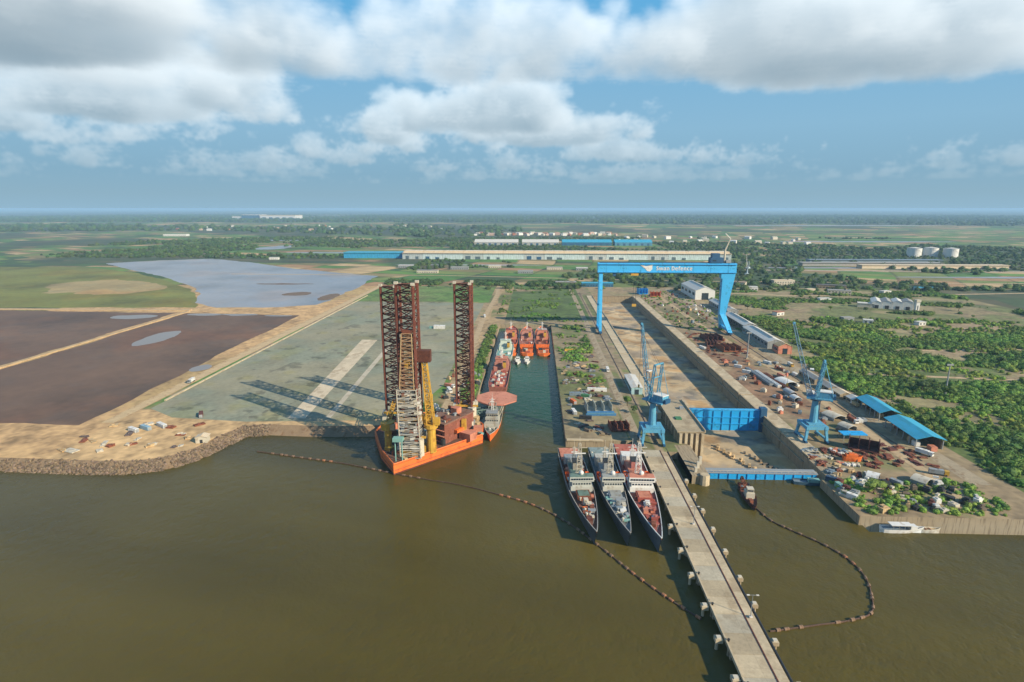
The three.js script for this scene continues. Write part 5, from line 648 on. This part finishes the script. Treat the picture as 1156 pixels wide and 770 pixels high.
bushes('far_scrub', 'dark scrub and small woods on the plain behind the yard', 'scrub', 9000, () => { const x = rr(-1800, 1900), z = rr(-3000, -1070); if (f2(x / 420 + 2, z / 420 + 6, 4) + (z > -1500 ? .06 : 0) + (x > 500 && z > -2600 ? .10 : 0) < .52) return null; if ((z < -1690 && z > -1800 && x > -610 && x < 580) || (z < -2350 && z > -2450 && x > -260 && x < 480) || (x < -330 && z > -1720)) return null; return [x, z]; }, 3.4, 8, leafD);
bushes('far_woods', 'far-off woods reading as one dark band below the horizon', 'woods', 16000, () => { const x = rr(-9000, 9000), z = -3000 - 9500 * Math.pow(R(), 1.2); if (f2(x / 3200 + 1.5, z / 2100 + 4, 3) + (z < -6200 ? .12 : -.1) + (z < -6800 && z > -9800 ? .10 : 0) < .46) return null; return [x, z]; }, 9, 20, leafD);
bushes('hedge_belt', 'belt of dark trees along the far edge of the grass field', 'trees', 900, () => { const x = rr(-300, 110), z = -1140 + rr(-26, 26) + x * .05; return n2(x / 30, 4) > .3 ? [x, z] : null; }, 2.6, 6, leafD);
bushes('field_hedges', 'scattered low bushes in the grass field and on the yard strips', 'bushes', 2200, () => { const t = R(); if (t < .4) { const x = rr(-54, 70), z = rr(-1100, -755); return f2(x / 25, z / 25, 3) > .55 ? [x, z] : null; } if (t < .7) { const x = rr(26, 62), z = rr(-730, -480); return f2(x / 14, z / 14, 3) > .52 ? [x, z] : null; } if (t < .85) { const x = rr(-58, -48), z = rr(-730, -420); return [x, z]; } const x = rr(180, 258), z = rr(-1070, -690); return f2(x / 20, z / 20, 3) > .48 ? [x, z] : null; }, .8, 2.1);
bushes('quay_bushes', 'low bushes growing between the clutter of the corner quay', 'bushes', 260, () => [rr(164, 240), rr(-303, -267)], .7, 2.2, leafL);
// single trees
function makeTree(seed, h, m) {
  const t = new THREE.Group(), r = rng(seed), tips = []; const geos = [beam(V(0, 0, 0), V(.2, h * .5, .1), h * .06, 7, h * .035)];
  for (let i = 0; i < 6; i++) { const a = i * 1.05 + r(), q = V(Math.cos(a) * h * (.16 + .14 * r()), h * (.55 + .3 * r()), Math.sin(a) * h * (.16 + .14 * r())); geos.push(beam(V(.15, h * (.28 + .03 * i), .1), q, h * .028, 5, h * .012)); tips.push(q); }
  part('trunk', geos, K.trunk, t); tips.push(V(0, h * .82, 0), V(0, h * .66, 0));
  const cg = tips.map((q, i) => { const g = clumps[(i + seed) % 3].clone(), s = h * (.17 + .09 * r()); g.rotateY(r() * 6); g.scale(s * 1.15, s * .85, s * 1.15); g.translate(q.x, q.y, q.z); return g; }); part('crown', mergeGeometries(cg), m, t); return t;
}
const trees = [makeTree(3, 8, leafM), makeTree(4, 7, leafD), makeTree(5, 6, leafL)];
function tree(i, label, x, z, s, group) { const o = trees[i].clone(); o.name = numbered('tree'); o.position.set(x, 0, z); o.rotation.y = R() * 6; o.scale.setScalar(s); scene.add(o); return tag(o, label, 'tree', group); }
tree(2, 'broad bright green tree in the middle of the corner quay', 181, -288, 1.15).scale.set(2.6, 1.25, 1.7); tree(0, 'green tree between the dock office and the left quay crane', 71.5, -423, 1.0); tree(1, 'smaller dark tree nearer the left quay crane', 74, -407, .85); tree(2, 'pale tree at the edge of the channel strip', 28, -520, .7);
for (let i = 0; i < 40; i++) { let x, z, g = 0; do { x = rr(270, 700); z = rr(-1040, -420); } while (busy(x, z) && g++ < 40); tree(i % 3, `${['green', 'dark green', 'pale green'][i % 3]} tree above the scrub near ${x < 340 ? 'the long white sheds' : z < -930 ? 'the office cluster' : x > 520 ? 'the white factory' : z < -680 ? 'the grey scrap heap' : 'the dirt tracks'}`, x, z, rr(.8, 1.5), 'trees in the scrub'); }
for (let i = 0; i < 24; i++) tree(i % 2, `${['green', 'dark green'][i % 2]} tree behind the grass field, ${i < 8 ? 'towards the grey pond' : i < 16 ? 'behind the far end of the paved plain' : 'towards the dock head'}`, -280 + i * 16 + rr(-6, 6), -1100 + rr(-12, 12) + (i % 3) * 8, rr(.8, 1.4), 'trees behind the grass field');
renderer.render(scene, camera);
